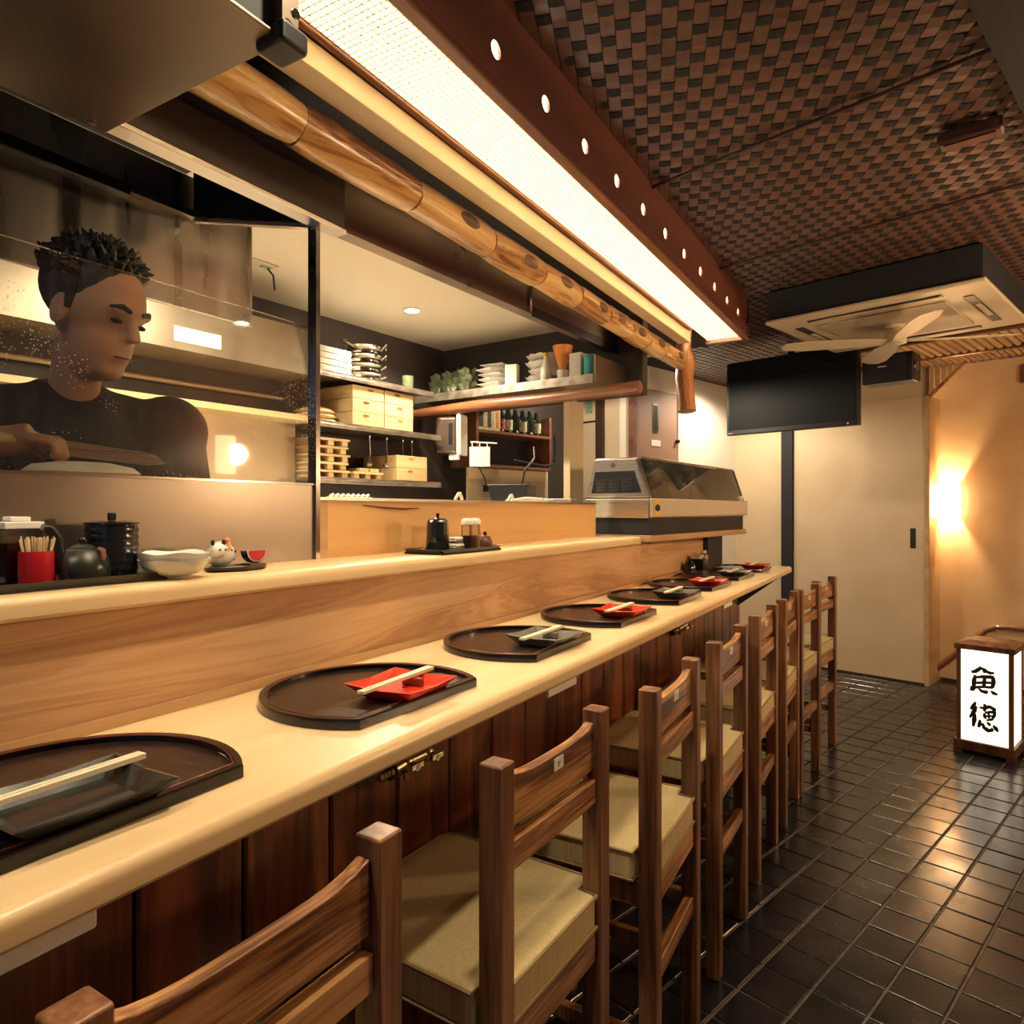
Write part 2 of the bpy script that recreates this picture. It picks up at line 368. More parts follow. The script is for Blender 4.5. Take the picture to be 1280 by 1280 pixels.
# far wall (white panels), dark post, alcove wall behind with the sconce
struct(MB().box(-1.67, .0, 0, .05, 0, ZC+.02).build('wall_far', 'wall', loc=TW, rz=TA))
sp = tag(MB().box(-1.02, -.002, -.018, -.002, .02, 2.3).build('sliding_door', 'wall', loc=TW, rz=TA), 'cream sliding door panel with black finger pull on far wall', 'door')
MB().box(-.105, -.065, -.022, -.0185, 1.09, 1.25).build('finger_pull', 'blackm', sp, bev=.002)
MB().box(-1.02, -.002, -.030, -.002, 0, .0195).build('floor_track', 'batten', sp)
struct(MB().box(-1.16, -1.06, -.035, -.001, 0, ZC).build('trim_2', 'blackm', loc=TW, rz=TA))
tr3 = struct(MB().box(-.001, .035, -.035, .26, 0, 2.30).build('trim_3', 'bamboo', loc=TW, rz=TA, bev=.006))
struct(MB().box(-.5, 2.2, .27, .32, 0, ZC+.02).build('wall_alcove', 'wallorange', loc=TW, rz=TA))
struct(MB().box(2.15, 2.2, -7.2, .3, 0, ZC+.02).build('wall_right', 'cabwood', loc=TW, rz=TA))
struct(MB().box(.04, 2.15, .25, .268, 0, .03).build('baseboard_alcove', 'batten', loc=TW, rz=TA))
# diagonal bamboo corner bracket
br = thing('corner_bracket', 'diagonal bamboo corner piece above the alcove opening', 'bracket', T(0, -.02), TA)
MB().tube([(.02, 0, 2.28), (.29, 0, 2.545)], .014).build('diagonal_rod', 'post', br, smooth=True)
MB().tube([(.018, 0, 2.28), (.018, 0, 2.55)], .010).build('upright_rod', 'logdark', br, smooth=True)
for i in range(6):
    x = .045 + i*.042; z0 = 2.30 + (x-.02)*.98
    MB().box(x-.017, x+.017, -.005, .005, z0, 2.545).build('bamboo_piece', 'bamboo', br, bev=.003)
# slatted bamboo band in the ceiling over the far end
bd = thing('bamboo_slat_band', 'band of short pale bamboo slats in the ceiling before the far wall', 'ceiling slats', T(0, 0, ZC-.02), TA)
for i in range(34):
    x = -.42 + i*.052
    MB().cyl((x, -.98, 0), (x, -.42, 0), .022, n=8).build('bamboo_slat', 'bamboo', bd, smooth=True)
MB().cyl((-.5, -.99, -.012), (1.45, -.99, -.012), .016, n=8).build('edge_rod', 'logdark', bd, smooth=True)
MB().cyl((-.5, -.40, -.012), (1.45, -.40, -.012), .022, n=8).build('edge_rod', 'logdark', bd, smooth=True)
for i in range(30):
    x = .02 + i*.04
    MB().cyl((x, -.35, -.004), (x, -.05, -.004), .015, n=6).build('bamboo_slat', 'bamboo', bd, smooth=True)
# passage with the brown door
struct(MB().box(-1.69, -1.63, -1.75, .02, 0, ZC+.1).build('wall_passage', 'white', loc=TW, rz=TA))
struct(MB().box(-3.3, -1.69, -1.72, -1.67, 0, ZC+.1).build('wall_panelled', 'wall', loc=TW, rz=TA))
struct(MB().box(-1.7, -.9, 1.1, 1.15, 0, ZC+.1).build('wall_passage_end', 'white', loc=TW, rz=TA))
struct(MB().box(-1.71, -1.66, .02, 1.15, 0, ZC+.1).build('wall_passage_back', 'white', loc=TW, rz=TA))
struct(MB().box(-3.3, -.85, -1.75, 1.2, ZC+.06, ZC+.1).build('ceiling_passage', 'white', loc=TW, rz=TA))
struct(MB().box(-1.93, -1.86, -1.76, -1.725, .0, ZC).build('trim_4', 'batten', loc=TW, rz=TA))
dr = struct(MB().box(-1.628, -1.60, -1.66, -1.06, .0, 2.38).build('door_1', 'door', loc=TW, rz=TA))
MB().box(-1.628, -1.59, -1.72, -1.66, 0, 2.45).build('door_frame', 'cabwood', dr); MB().box(-1.628, -1.59, -1.06, -.98, 0, 2.45).build('door_frame', 'white', dr)
MB().box(-1.628, -1.59, -1.66, -1.06, 2.38, 2.45).build('door_frame', 'white', dr)
MB().box(-1.599, -1.595, -1.43, -1.35, 2.03, 2.27).build('window_surround', 'steeldull', dr); MB().box(-1.5945, -1.592, -1.415, -1.365, 2.045, 2.255).build('window_pane', 'screen', dr)
MB().box(-1.5995, -1.594, -1.45, -1.32, 1.92, 1.97).build('name_plate', 'paper', dr, bev=.003)
MB().cyl((-1.60, -1.08, 1.98), (-1.57, -1.08, 1.98), .015).build('door_closer', 'black', dr)
gs = tag(MB().box(-2.06, -1.99, -1.726, -1.7215, 2.20, 2.39).build('wall_notice', 'greensign', loc=TW, rz=TA, bev=.004), 'small green and white notice hanging on the cream panelled wall', 'notice')
wb = thing('notice_board', 'blank pale board with thin black frame on panelled wall', 'board', T(-2.03, -1.73, 1.5), TA)
MB().box(-.10, .10, -.008, .0, .0, .62).build('board_face', 'wall', wb)
for a in ((-.11, -.10, 0, .63), (.10, .125, 0, .63), (-.11, .125, .62, .635)):
    MB().box(a[0], a[1], -.014, 0, a[2], a[3]).build('frame_bar', 'blackm', wb)
# kitchen walls
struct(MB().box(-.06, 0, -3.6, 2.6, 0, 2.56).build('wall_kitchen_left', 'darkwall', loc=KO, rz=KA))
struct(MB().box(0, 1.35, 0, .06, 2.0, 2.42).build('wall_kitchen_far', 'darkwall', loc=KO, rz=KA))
struct(MB().box(-.06, 1.06, -3.6, .9, 2.40, 2.44).build('ceiling_kitchen', 'kceil', loc=KO, rz=KA))
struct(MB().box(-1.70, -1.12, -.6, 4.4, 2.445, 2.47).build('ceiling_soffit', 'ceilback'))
struct(MB().box(-2.95, -1.1, -.6, 5.4, .05, .1).build('floor_kitchen', 'grout'))
struct(MB().box(.905, .945, -.05, .1, .1, 2.03).build('trim_5', 'wall', loc=KO, rz=KA))
# ================================================================= COUNTER
ct = thing('dining_counter', 'long pale wooden dining counter with red brown plank front', 'counter')
ZT = 1.0515
def round_edge(x0, x1, z0, z1, r, n=6):
    pts = [(x0, z0), (x1-r*.4, z0), (x1, z0+r*.4)]
    for i in range(n+1):
        t = PI/2*i/n; pts.append((x1-r+r*math.cos(t), z1-r+r*math.sin(t)))
    pts.append((x0, z1)); return pts
def extr_y(poly, y0, y1):
    n = len(poly); vs = [(x, y0, z) for x, z in poly] + [(x, y1, z) for x, z in poly]
    return MB().add(vs, [tuple(range(n)), tuple(range(2*n-1, n-1, -1))] + [((i+1) % n, i, n+i, n+(i+1) % n) for i in range(n)])
extr_y(round_edge(-1.114, -.675, 1.0147, ZT, .016), -.55, 4.476).build('counter_top', 'counter', ct, smooth=True)
MB().box(-1.1145, -1.103, -.55, 4.10, ZT+.0003, ZT+.018).build('corner_strip', 'strip', ct)
MB().box(-1.10, -.995, -.55, 4.44, .10, 1.0140).build('counter_carcass', 'blackm', ct)
y = -.55; i = 0
while y < 4.40:
    wd = .19 + RND.uniform(-.012, .012)
    MB().box(-.995, -.98, y+.003, min(y+wd, 4.46)-.003, .11, 1.0135).build('plank', 'panel', ct, bev=.004, seg=1)
    y += wd
for yy in (4.40,):
    MB().add([(-.98, yy, .80), (-.70, yy, 1.0135), (-.98, yy, .995), (-.98, yy+.03, .80), (-.70, yy+.03, 1.0135), (-.98, yy+.03, .995)],
             [(0, 1, 2), (5, 4, 3), (0, 3, 4, 1), (1, 4, 5, 2), (2, 5, 3, 0)]).build('bracket', 'blackm', ct)
for (a, b) in ((.14, .370), (1.32, 1.465), (2.88, 3.02)):
    MB().box(-.705, -.695, a, b, .988, 1.0140).build('hook_strip', 'paper', ct, bev=.004)
def gas_tap(y, label):
    t = thing('gas_tap', label, 'gas tap', (-.98, y, .86), 0, 'gas taps under the counter')
    MB().box(.0, .02, -.045, .075, -.035, .06).build('mounting_plate', 'blackm', t, bev=.004)
    b = MB().cyl((.04, -.03, .0), (.04, .06, .0), .012)
    for yy in (-.02, .05): b.cyl((.04, yy, 0), (.04, yy, .05), .009); b.ell((.04, yy, 0), (.018, .018, .018), 12, 8)
    b.build('valve_body', 'brass', t, smooth=True)
    n = MB().cyl((.04, -.03, .0), (.04, -.06, -.002), .013)
    for q in range(4): n.cyl((.04, -.065-q*.011, -.003), (.04, -.072-q*.011, -.003), .009, .007, 10)
    n.build('hose_nozzle', 'brass', t, smooth=True)
    for yy in (-.02, .05):
        MB().cyl((.05, yy, 0), (.075, yy, -.004), .008).box(.066, .074, yy-.02, yy+.02, -.006, .006).build('lever', 'chrome', t, bev=.002)
    MB().cyl((.04, -.02, -.018), (.04, -.02, -.034), .006).build('drain_cap', 'brass', t)
gas_tap(1.155, 'brass double gas tap under the counter between first and second stool')
gas_tap(3.096, 'brass double gas tap under the counter beside the fifth stool')

rs = thing('raised_shelf', 'raised pale wooden serving shelf behind the counter on a grained board', 'shelf')
ZS = 1.278
extr_y(round_edge(-1.275, -1.078, 1.243, ZS, .014), -.55, 2.94).build('shelf_board', 'counter', rs, smooth=True)
MB().box(-1.135, -1.1155, -.55, 4.10, ZT-.03, 1.2425).build('riser_board', 'riser', rs)
MB().box(-1.30, -1.275, 1.235, 2.885, 1.16, 1.423).build('back_board', 'board', rs)
MB().tube([(-1.2745, 1.36, 1.412), (-1.2745, 1.44, 1.406), (-1.2745, 1.53, 1.402), (-1.2745, 1.60, 1.404)], [.0015, .003, .0035, .0012], 5).build('bark_crack', 'rimred', rs)
MB().box(-1.30, -1.272, 1.205, 1.233, 1.16, 1.423).build('board_end', 'strip', rs)
MB().box(-1.31, -1.27, 1.205, 2.885, 1.4235, 1.431).build('steel_cap', 'steel', rs)
MB().box(-1.30, -1.087, 4.105, 4.45, ZT+.0005, 1.24).build('end_cabinet', 'blackm', rs)

# ================================================================= GLASS SCREEN, HOODS
gsn = thing('glass_screen', 'smeared glass splash screen on a steel panel before the chef', 'screen')
MB().box(-1.285, -1.276, -.55, 1.190, 1.2785, 1.459).build('steel_panel', 'steeldull', gsn)
MB().box(-1.288, -1.272, -.55, 1.190, 1.4595, 1.464).build('sill', 'chrome', gsn)
MB().box(-1.283, -1.278, -.55, 1.190, 1.4645, 1.846).build('glass_pane', 'glass', gsn)
MB().box(-1.292, -1.268, 1.191, 1.204, 1.2785, 2.11).build('post', 'chrome', gsn)
MB().box(-1.296, -1.293, 1.191, 1.204, 1.2785, 2.11).build('post_edge', 'black', gsn)

hd = thing('range_hood', 'dark range hood with steel rim above the glass screen', 'range hood')
zf, zb = 2.108, 2.222
MB().add([(-1.25,-.6,zf),(-1.25,1.27,zf),(-1.25,1.27,2.36),(-1.25,-.6,2.36),(-1.262,-.6,zf),(-1.262,1.27,zf),(-1.262,1.27,2.36),(-1.262,-.6,2.36)],
         [(0,1,2,3),(7,6,5,4),(0,4,5,1),(1,5,6,2),(2,6,7,3),(3,7,4,0)]).build('front_panel', 'brownsteel', hd)
MB().box(-1.29, -1.246, -.6, 1.272, zf-.012, zf-.0005).build('front_rim', 'steel', hd, bev=.002)
MB().add([(-1.262,-.6,2.358),(-1.262,1.2,2.358),(-1.80,1.2,2.358),(-1.80,-.6,2.358),(-1.262,-.6,2.37),(-1.262,1.2,2.37),(-1.80,1.2,2.37),(-1.80,-.6,2.37)],
         [(0,1,2,3),(7,6,5,4),(0,4,5,1),(1,5,6,2),(2,6,7,3),(3,7,4,0)]).build('inner_top', 'blackm', hd)
MB().add([(-1.29,1.19,zf),(-1.75,1.19,zb),(-1.75,1.19,2.36),(-1.29,1.19,2.36),(-1.29,1.21,zf),(-1.75,1.21,zb),(-1.75,1.21,2.36),(-1.29,1.21,2.36)],
         [(0,1,2,3),(7,6,5,4),(0,4,5,1),(1,5,6,2),(2,6,7,3),(3,7,4,0)]).build('end_panel', 'blackm', hd)
MB().tube([(-1.28,1.20,zf-.008), (-1.75,1.20,zb-.004)], .012).build('end_rim', 'chrome', hd, smooth=True)
MB().box(-1.765, -1.735, -.6, 1.20, zb-.008, zb+.012).build('back_rim', 'steel', hd)
MB().box(-1.72, -1.69, .55, .98, zb-.04, zb-.009).build('strip_lamp', 'black', hd, bev=.005)
MB().cyl((-1.705, .55, zb-.03), (-1.705, .53, zb-.03), .018).build('lamp_cap', 'paper', hd)
tag(MB().box(-1.78, -1.766, -.6, 1.40, 1.962, 2.34).build('hood_back_plate', 'steelv', bev=.003), 'streaked bright steel splash plate behind the chef', 'steel plate')

h2 = thing('steel_canopy', 'long steel exhaust canopy behind the log rail over the kitchen', 'canopy')
a = Vector((-1.502, 1.30, 0)); b = Vector((-1.371, 3.55, 0)); dv = (b-a).normalized(); nv = Vector((dv.y, -dv.x, 0))
def along(p0, p1, t0, t1, z0, z1, mb):
    q = [p0 + nv*t0, p1 + nv*t0, p1 + nv*t1, p0 + nv*t1]
    mb.add([(p.x, p.y, z) for z in (z0, z1) for p in q], [(0,1,2,3),(7,6,5,4),(0,4,5,1),(1,5,6,2),(2,6,7,3),(3,7,4,0)]); return mb
along(a, b, -.02, 0, 2.25, 2.395, MB()).build('front_panel', 'steeldull', h2)
along(a, b, -.05, .004, 2.236, 2.2495, MB()).build('lower_lip', 'steeldull', h2)
along(b - dv*1.0, b, .0045, .009, 2.225, 2.268, MB()).build('black_lip', 'black', h2)
along(b - dv*1.02, b - dv*1.005, .0045, .010, 2.24, 2.395, MB()).build('divider', 'chrome', h2)

bx = thing('hanging_steel_box', 'large steel box hanging low from ceiling at upper left', 'steel box')
MB().box(-1.118, -.70, .27, .605, 2.0, 2.006).build('bottom_plate', 'steeldull', bx, bev=.002)
MB().box(-1.114, -.71, .272, .600, 2.0065, 2.28).build('casing', 'blackm', bx)
MB().box(-.705, -.690, .592, .618, 2.0185, 2.325).build('corner_upright', 'steeldull', bx)
MB().box(-.735, -.683, .585, .63, 1.988, 2.018).build('corner_cap', 'black', bx, bev=.006)
MB().cyl((-.684, .606, 2.03), (-.680, .606, 2.03), .006).build('screw', 'chrome', bx)
MB().cyl((-1.10, .575, 1.9995), (-1.10, .575, 1.995), .006).build('screw', 'chrome', bx)

# ================================================================= LIGHT FIXTURE
fx = thing('light_trough', 'long dark wooden light trough with glowing louvre and row of holes', 'light fixture')
ZF, XR, XL, YE = 2.347, -.829, -1.025, 3.90
fm = MB(); r_h = .0205; pitch = .2395; y0f = -.6; zc = 2.438; nseg = 16
ys = []; yy = 1.308 - pitch*7.5
while yy < YE - .02: ys.append(yy); yy += pitch
ys.append(YE)
for s_, X in ((0, XR), (1, XR+.007)):
    for k in range(len(ys)-1):
        c = ys[k] + pitch/2; last = (c + .02 > YE)
        if last:
            fm.add([(X, ys[k], ZF), (X, ys[k+1], ZF), (X, ys[k+1], ZC+.018), (X, ys[k], ZC+.018)], [(0,1,2,3) if s_ else (3,2,1,0)]); continue
        ring = [(X, c + r_h*math.cos(2*PI*q/nseg), zc + r_h*math.sin(2*PI*q/nseg)) for q in range(nseg)]
        outer = []; ZCx = ZC+.018
        for q in range(nseg):
            cx_, sy_ = math.cos(2*PI*q/nseg), math.sin(2*PI*q/nseg); ya, yb = ys[k]-c, ys[k+1]-c
            tt = min([(yb/cx_) if cx_ > 1e-6 else (ya/cx_ if cx_ < -1e-6 else 9), ((ZCx-zc)/sy_) if sy_ > 1e-6 else ((ZF-zc)/sy_ if sy_ < -1e-6 else 9)])
            outer.append((X, c+cx_*tt, zc+sy_*tt))
        f_ = [(q, nseg+q, nseg+(q+1) % nseg, (q+1) % nseg) for q in range(nseg)]
        vv = ring + outer; n0 = len(vv)
        vv += [(X, ys[k], ZF), (X, ys[k+1], ZF), (X, ys[k+1], ZCx), (X, ys[k], ZCx)]
        # corner fills
        for ci, (sy1, sz1) in enumerate(((-1, -1), (1, -1), (1, 1), (-1, 1))):
            best = [q for q in range(nseg) if True]
            for q in range(nseg):
                p_, p2 = outer[q], outer[(q+1) % nseg]; cr = vv[n0+ci]
                if abs(p_[1]-p2[1]) > 1e-5 and abs(p_[2]-p2[2]) > 1e-5:
                    if (min(p_[1], p2[1])-1e-5 <= cr[1] <= max(p_[1], p2[1])+1e-5) and (min(p_[2], p2[2])-1e-5 <= cr[2] <= max(p_[2], p2[2])+1e-5):
                        f_.append((nseg+q, n0+ci, nseg+(q+1) % nseg))
        fm.add(vv, f_)
        if s_:
            fm.add([(XR, p[1], p[2]) for p in ring] + [(XR+.007, p[1], p[2]) for p in ring], [(q, (q+1) % nseg, nseg+(q+1) % nseg, nseg+q) for q in range(nseg)])
fm.box(XR+.0001, XR+.0069, ys[0], YE, ZF-.0005, ZF)
fm.build('fascia_board', 'fascia', fx)
MB().box(XR-.012, XR+.018, -.6, YE+.018, ZF-.012, ZF-.001).build('fascia_lip', 'trimwood', fx, bev=.003)
MB().box(XL-.02, XR+.016, YE, YE+.016, ZF, ZC+.018).build('end_board', 'fascia', fx)
MB().box(XL-.02, XR+.016, YE-.01, YE+.018, ZF-.012, ZF-.0005).build('end_lip', 'trimwood', fx, bev=.003)
MB().box(XL-.022, XL-.004, -.6, YE-.32, ZF-.004, ZF+.05).build('inner_moulding', 'trimwood', fx, bev=.004)
MB().box(XL-.042, XL-.023, -.6, YE-.34, ZF+.004, ZF+.09).build('inner_moulding', 'trimwood', fx, bev=.004)
MB().box(XL-.0035, XR-.0125, -.6, YE-.012, ZF+.030, ZF+.034).build('diffuser_panel', 'diffuser', fx)
lv = MB(); yy = -.2
while yy < YE-.03: lv.box(XL-.003, XR-.013, yy, yy+.0025, ZF+.006, ZF+.026); yy += .0155
nx = 12
for q in range(nx+1):
    x = XL-.003 + (XR-.013-XL+.003)*q/nx; lv.box(x-.001, x+.001, -.2, YE-.012, ZF+.006, ZF+.026)
lv.build('louvre_grid', 'louver', fx, kind='stuff')
for k in range(3):
    MB().cyl((XR-.040, .2+k*1.22, 2.490), (XR-.040, 1.40+k*1.22, 2.490), .024).build('lamp_tube', 'tube', fx, smooth=True)
# cream beam and log rail
cb = tag(MB().box(-1.109, -1.046, -.6, 3.60, 2.285, 2.342).build('painted_beam', 'cream', bev=.004), 'cream painted beam running between light trough and log rail', 'beam')
lg = thing('log_rail', 'polished log rail in cut segments with knots above the counter', 'log rail')
yy = -.55; LX, LZ = -1.17, 2.240; k = 0
lx = -1.17
BR = [-.55, -.15, .25, .65, 1.035, 1.428, 1.80, 2.13, 2.433, 2.72, 2.99, 3.23, 3.48, 3.84]
for bi in range(len(BR)-1):
    yy, y1 = BR[bi], BR[bi+1]-.004; n = 18; nr = 6; mb = MB(); prof = []
    ph = RND.uniform(0, 6)
    for q in range(nr+1):
        t = q/nr; e = .93 if q in (0, nr) else 1.0
        for c in range(n):
            an = 2*PI*c/n; rr = .049*e*(1 + .05*math.sin(2*an+ph+t*2) + .03*math.sin(3*an-ph))
            prof.append((lx + rr*math.cos(an), yy + (y1-yy)*t, LZ + rr*math.sin(an)))
    fs = [(j*n+c, (j+1)*n+c, (j+1)*n+(c+1) % n, j*n+(c+1) % n) for j in range(nr) for c in range(n)] + [tuple(range(n)), tuple(range((nr+1)*n-1, nr*n-1, -1))]
    seg_o = mb.add(prof, fs).build('log_segment', 'log', lg, smooth=True)
    if yy > 1.4:
        yk = (yy+y1)/2 + RND.uniform(-.03, .05); a_ = .0 + RND.uniform(-.15, .15)
        MB().ell((0, 0, 0), (.005, .050, .019), 14, 8, Mx=Matrix.Translation((lx+.047*math.cos(a_), yk, LZ+.047*math.sin(a_))) @ Matrix.Rotation(-a_, 4, 'Y')).build('knot', 'logdark', seg_o, smooth=True)
ps = tag(MB().tube([(-1.165, 3.90, 2.52), (-1.17, 3.89, 2.33), (-1.16, 3.90, 2.24), (-1.165, 3.885, 2.15), (-1.158, 3.90, 2.05), (-1.15, 3.89, 1.965)], [.040, .042, .056, .052, .047, .054], 12).build('hanging_log_post', 'post', smooth=True), 'stubby natural log post hanging at the end of the log rail', 'log post')
tag(MB().tube([K(.06, .325, 1.957), K(.5, .322, 1.972), K(.9, .325, 1.968), K(1.48, .32, 1.975)], [.03, .032, .029, .031], 12).build('low_log_beam', 'logdark', smooth=True), 'dark natural log beam under the dish shelf', 'log beam')
# ================================================================= STOOLS
def make_stool():
    t = thing('counter_stool', 'x', 'stool')
    hw = .175; px = .0
    for s in (-1, 1): MB().box(-.021, .021, s*hw-.021, s*hw+.021, 0, 1.0).build('back_post', 'stool', t, bev=.004)
    # top slat with scooped upper edge
    n = 12; up = []
    for i in range(n+1):
        f = i/n; y_ = -hw+.0215 + f*(2*hw-.043); e = min(1, abs(f-.5)/.5)
        up.append((y_, .976 - .017*(1 - e**4)))
    poly = up + [(hw-.0215, .884), (-hw+.0215, .884)]
    m = len(poly); vs = [(-.014, y_, z_) for y_, z_ in poly] + [(.006, y_, z_) for y_, z_ in poly]
    MB().add(vs, [tuple(range(m)), tuple(range(2*m-1, m-1, -1))] + [((i+1) % m, i, m+i, m+(i+1) % m) for i in range(m)]).build('back_slat', 'slat', t, bev=.002)
    MB().box(-.012, .012, -hw+.0215, hw-.0215, .818, .866).build('lower_slat', 'slat', t, bev=.003)
    MB().box(-.016, .012, -hw+.0215, hw-.0215, .512, .575).build('rear_rail', 'slat', t, bev=.003)
    MB().box(-.012, .012, -hw+.0215, hw-.0215, .335, .380).build('rear_stretcher', 'slat', t, bev=.003)
    for s in (-1, 1):
        MB().box(-.375, -.335, s*hw-.020, s*hw+.020, 0, .573).build('front_leg', 'stool', t, bev=.004)
        MB().box(-.334, -.0215, s*hw-.012, s*hw+.012, .515, .573).build('side_rail', 'stool', t, bev=.003)
        MB().box(-.334, -.0215, s*hw-.011, s*hw+.011, .20, .235).build('side_stretcher', 'stool', t, bev=.003)
    MB().box(-.370, -.342, -hw+.0205, hw-.0205, .515, .573).build('front_rail', 'stool', t, bev=.003)
    MB().box(-.365, -.340, -hw+.0205, hw-.0205, .26, .30).build('foot_rest', 'stool', t, bev=.003)
    # cushion notched round the posts
    X0, X1, Y1 = -.395, .014, .202
    pl = [(X1, -hw+.026), (X1, hw-.026), (-.026, hw-.022), (-.030, Y1), (X0+.03, Y1), (X0+.008, Y1-.008), (X0, Y1-.03), (X0, -Y1+.03), (X0+.008, -Y1+.008), (X0+.03, -Y1), (-.030, -Y1), (-.026, -hw+.022)]
    cu = MB().prism(pl, .576, .643).build('cushion', 'fabric', t, bev=.010)
    for z_ in (.640, .580):
        q = [(x*1.003, y_*1.003, z_) for x, y_ in pl]; q.append(q[0])
        MB().tube(q, .0035, 6).build('piping', 'piping', cu, smooth=True)
    lb = MB().box(.0062, .0075, -.005, .028, .930, .952).build('sticker', 'paper', t)
    MB().box(.0076, .0080, .008, .011, .936, .944).box(.0076, .0080, .011, .016, .942, .944).build('sticker_mark', 'ink', lb)
    return t
spots = [(-.573, .463, -.01), (-.562, 1.082, -.04), (-.517, 1.628, .03), (-.528, 2.240, 0), (-.532, 2.842, 0), (-.523, 3.37, 0), (-.497, 3.80, -.10), (-.470, 4.285, -.13)]
ords = ['counter stool nearest the camera, cut off by the frame', 'second counter stool from the camera with a white sticker on its back slat', 'third counter stool from the camera with glare on its back slat', 'fourth counter stool from the camera, under the fourth place tray', 'fifth counter stool from the camera in the row', 'sixth counter stool from the camera in the row', 'seventh counter stool, second last before the far end', 'last counter stool at the far end of the counter']
proto = make_stool()
for i, (x, y, a) in enumerate(spots):
    o = proto if i == 0 else copy_tree(proto)
    o.location = (x, y, .006); o.rotation_euler = (0, 0, a); tag(o, 'brown wooden ' + ords[i], 'stool', 'stools along the counter')
for ch in list(proto.children):
    if ch.name.startswith('sticker'):
        for g_ in list(ch.children): bpy.data.objects.remove(g_)
        bpy.data.objects.remove(ch)

# ================================================================= PLACE SETTINGS
def make_tray():
    t = thing('serving_tray', 'x', 'tray'); Rr = .2015; cut = .1247; ac = math.acos(cut/Rr); n = 40
    def outline(r, c): 
        a0 = math.acos(c/r); return [(r*math.cos(a0+(2*PI-2*a0)*i/n), r*math.sin(a0+(2*PI-2*a0)*i/n)) for i in range(n+1)]
    MB().prism(outline(Rr-.012, cut-.012), .0015, .0085).build('base', 'lacq', t)
    o1, o2 = outline(Rr, cut), outline(Rr-.011, cut-.011); m = n+1; vs = []
    for ring, z in ((o1, .0005), (o1, .014), ([(x*.995, y*.995) for x, y in o1], .0175), ([(x*1.005, y*1.005) for x, y in o2], .0175), (o2, .009)): vs += [(x, y, z) for x, y in ring]
    fs = [(j*m+i, j*m+(i+1) % m, (j+1)*m+(i+1) % m, (j+1)*m+i) for j in range(4) for i in range(m)]
    MB().add(vs, fs).build('rim', 'rim', t, smooth=True)
    q = [(x, y, .0172) for x, y in outline(Rr-.0125, cut-.0125)]; q.append(q[0])
    MB().tube(q, .0012, 5).build('red_line', 'rimred', t)
    return t
def dish(mat):
    n = 4; mb = MB(); a, b = .074, .052; z = .024
    def ringv(r, zz, lift=0): return [(-r, -r, zz+lift), (0, -r, zz-lift*.4), (r, -r, zz+lift), (r, 0, zz-lift*.4), (r, r, zz+lift), (0, r, zz-lift*.4), (-r, r, zz+lift), (-r, 0, zz-lift*.4)]
    rings = [ringv(b-.006, 0), ringv(b, .004), ringv(a, z, .003), ringv(a-.004, z+.0005, .003), ringv(b-.002, .008), ]
    vs = [p for r in rings for p in r]; fs = [(j*8+i, j*8+(i+1) % 8, (j+1)*8+(i+1) % 8, (j+1)*8+i) for j in range(4) for i in range(8)]
    fs += [tuple(range(7, -1, -1)), tuple(range(32, 40))]
    return mb.add(vs, fs)
tray0 = make_tray()
yt = [.425, .965, 1.522, 2.045, 2.598, 3.084, 3.584, 4.093]
nm = ['nearest, cut off at the left edge', 'second from the camera', 'third from the camera', 'fourth from the camera', 'fifth from the camera', 'sixth from the camera', 'seventh from the camera', 'last, at the far end']
mats = ['blackdish', 'red', 'greydish', 'red', 'greydish', 'red', 'greydish', 'red']; cn = {'blackdish': 'black', 'greydish': 'dark grey', 'red': 'red'}
dmesh = {}
for i, y in enumerate(yt):
    o = tray0 if i == 0 else copy_tree(tray0)
    o.location = (-.878, y, ZT+.0005); o.rotation_euler = (0, 0, RND.uniform(-.03, .03)); tag(o, 'half-moon black lacquer tray on the counter, ' + nm[i], 'tray', 'trays on the counter')
    dx, dy = (-.817, y + (.011 if i else -.019)); zd = ZT+.0095
    big = 1.15 if i == 0 else 1.0
    d = dish(mats[i]).build('chopstick_dish', mats[i], smooth=False, loc=(dx, dy, zd), rz=RND.uniform(-.06, .06), bev=.0)
    d.scale = (1, big, 1)
    tag(d, 'square %s dish under chopsticks, tray %s' % (cn[mats[i]], nm[i]), 'dish', 'square dishes on the trays')
    s = thing('chopsticks', 'pale wooden chopsticks resting on the %s dish, tray %s' % (cn[mats[i]], nm[i]), 'chopsticks', (dx-.006 if i else dx-.03, dy-.005, zd+.0275), RND.uniform(-.02, .06) + (.0 if i else .0), 'chopsticks on the dishes')
    for q in (-.0042, .0042): MB().add([(q-.003,-.105,-.0025),(q+.003,-.105,-.0025),(q+.003,-.105,.0025),(q-.003,-.105,.0025),(q-.004,.105,-.003),(q+.004,.105,-.003),(q+.004,.105,.0035),(q-.004,.105,.0035)],
        [(0,1,2,3),(7,6,5,4),(0,4,5,1),(1,5,6,2),(2,6,7,3),(3,7,4,0)]).build('chopstick', 'chop', s)
    if i: tag(MB().box(-.022, .022, -.007, .007, 0, .0155).build('chopstick_rest', mats[i] if mats[i] != 'red' else 'rimred', loc=(dx-.004, dy+.036, zd+.0083), bev=.003), 'small block chopstick rest in the %s dish, tray %s' % (cn[mats[i]], nm[i]), 'chopstick rest', 'chopstick rests')
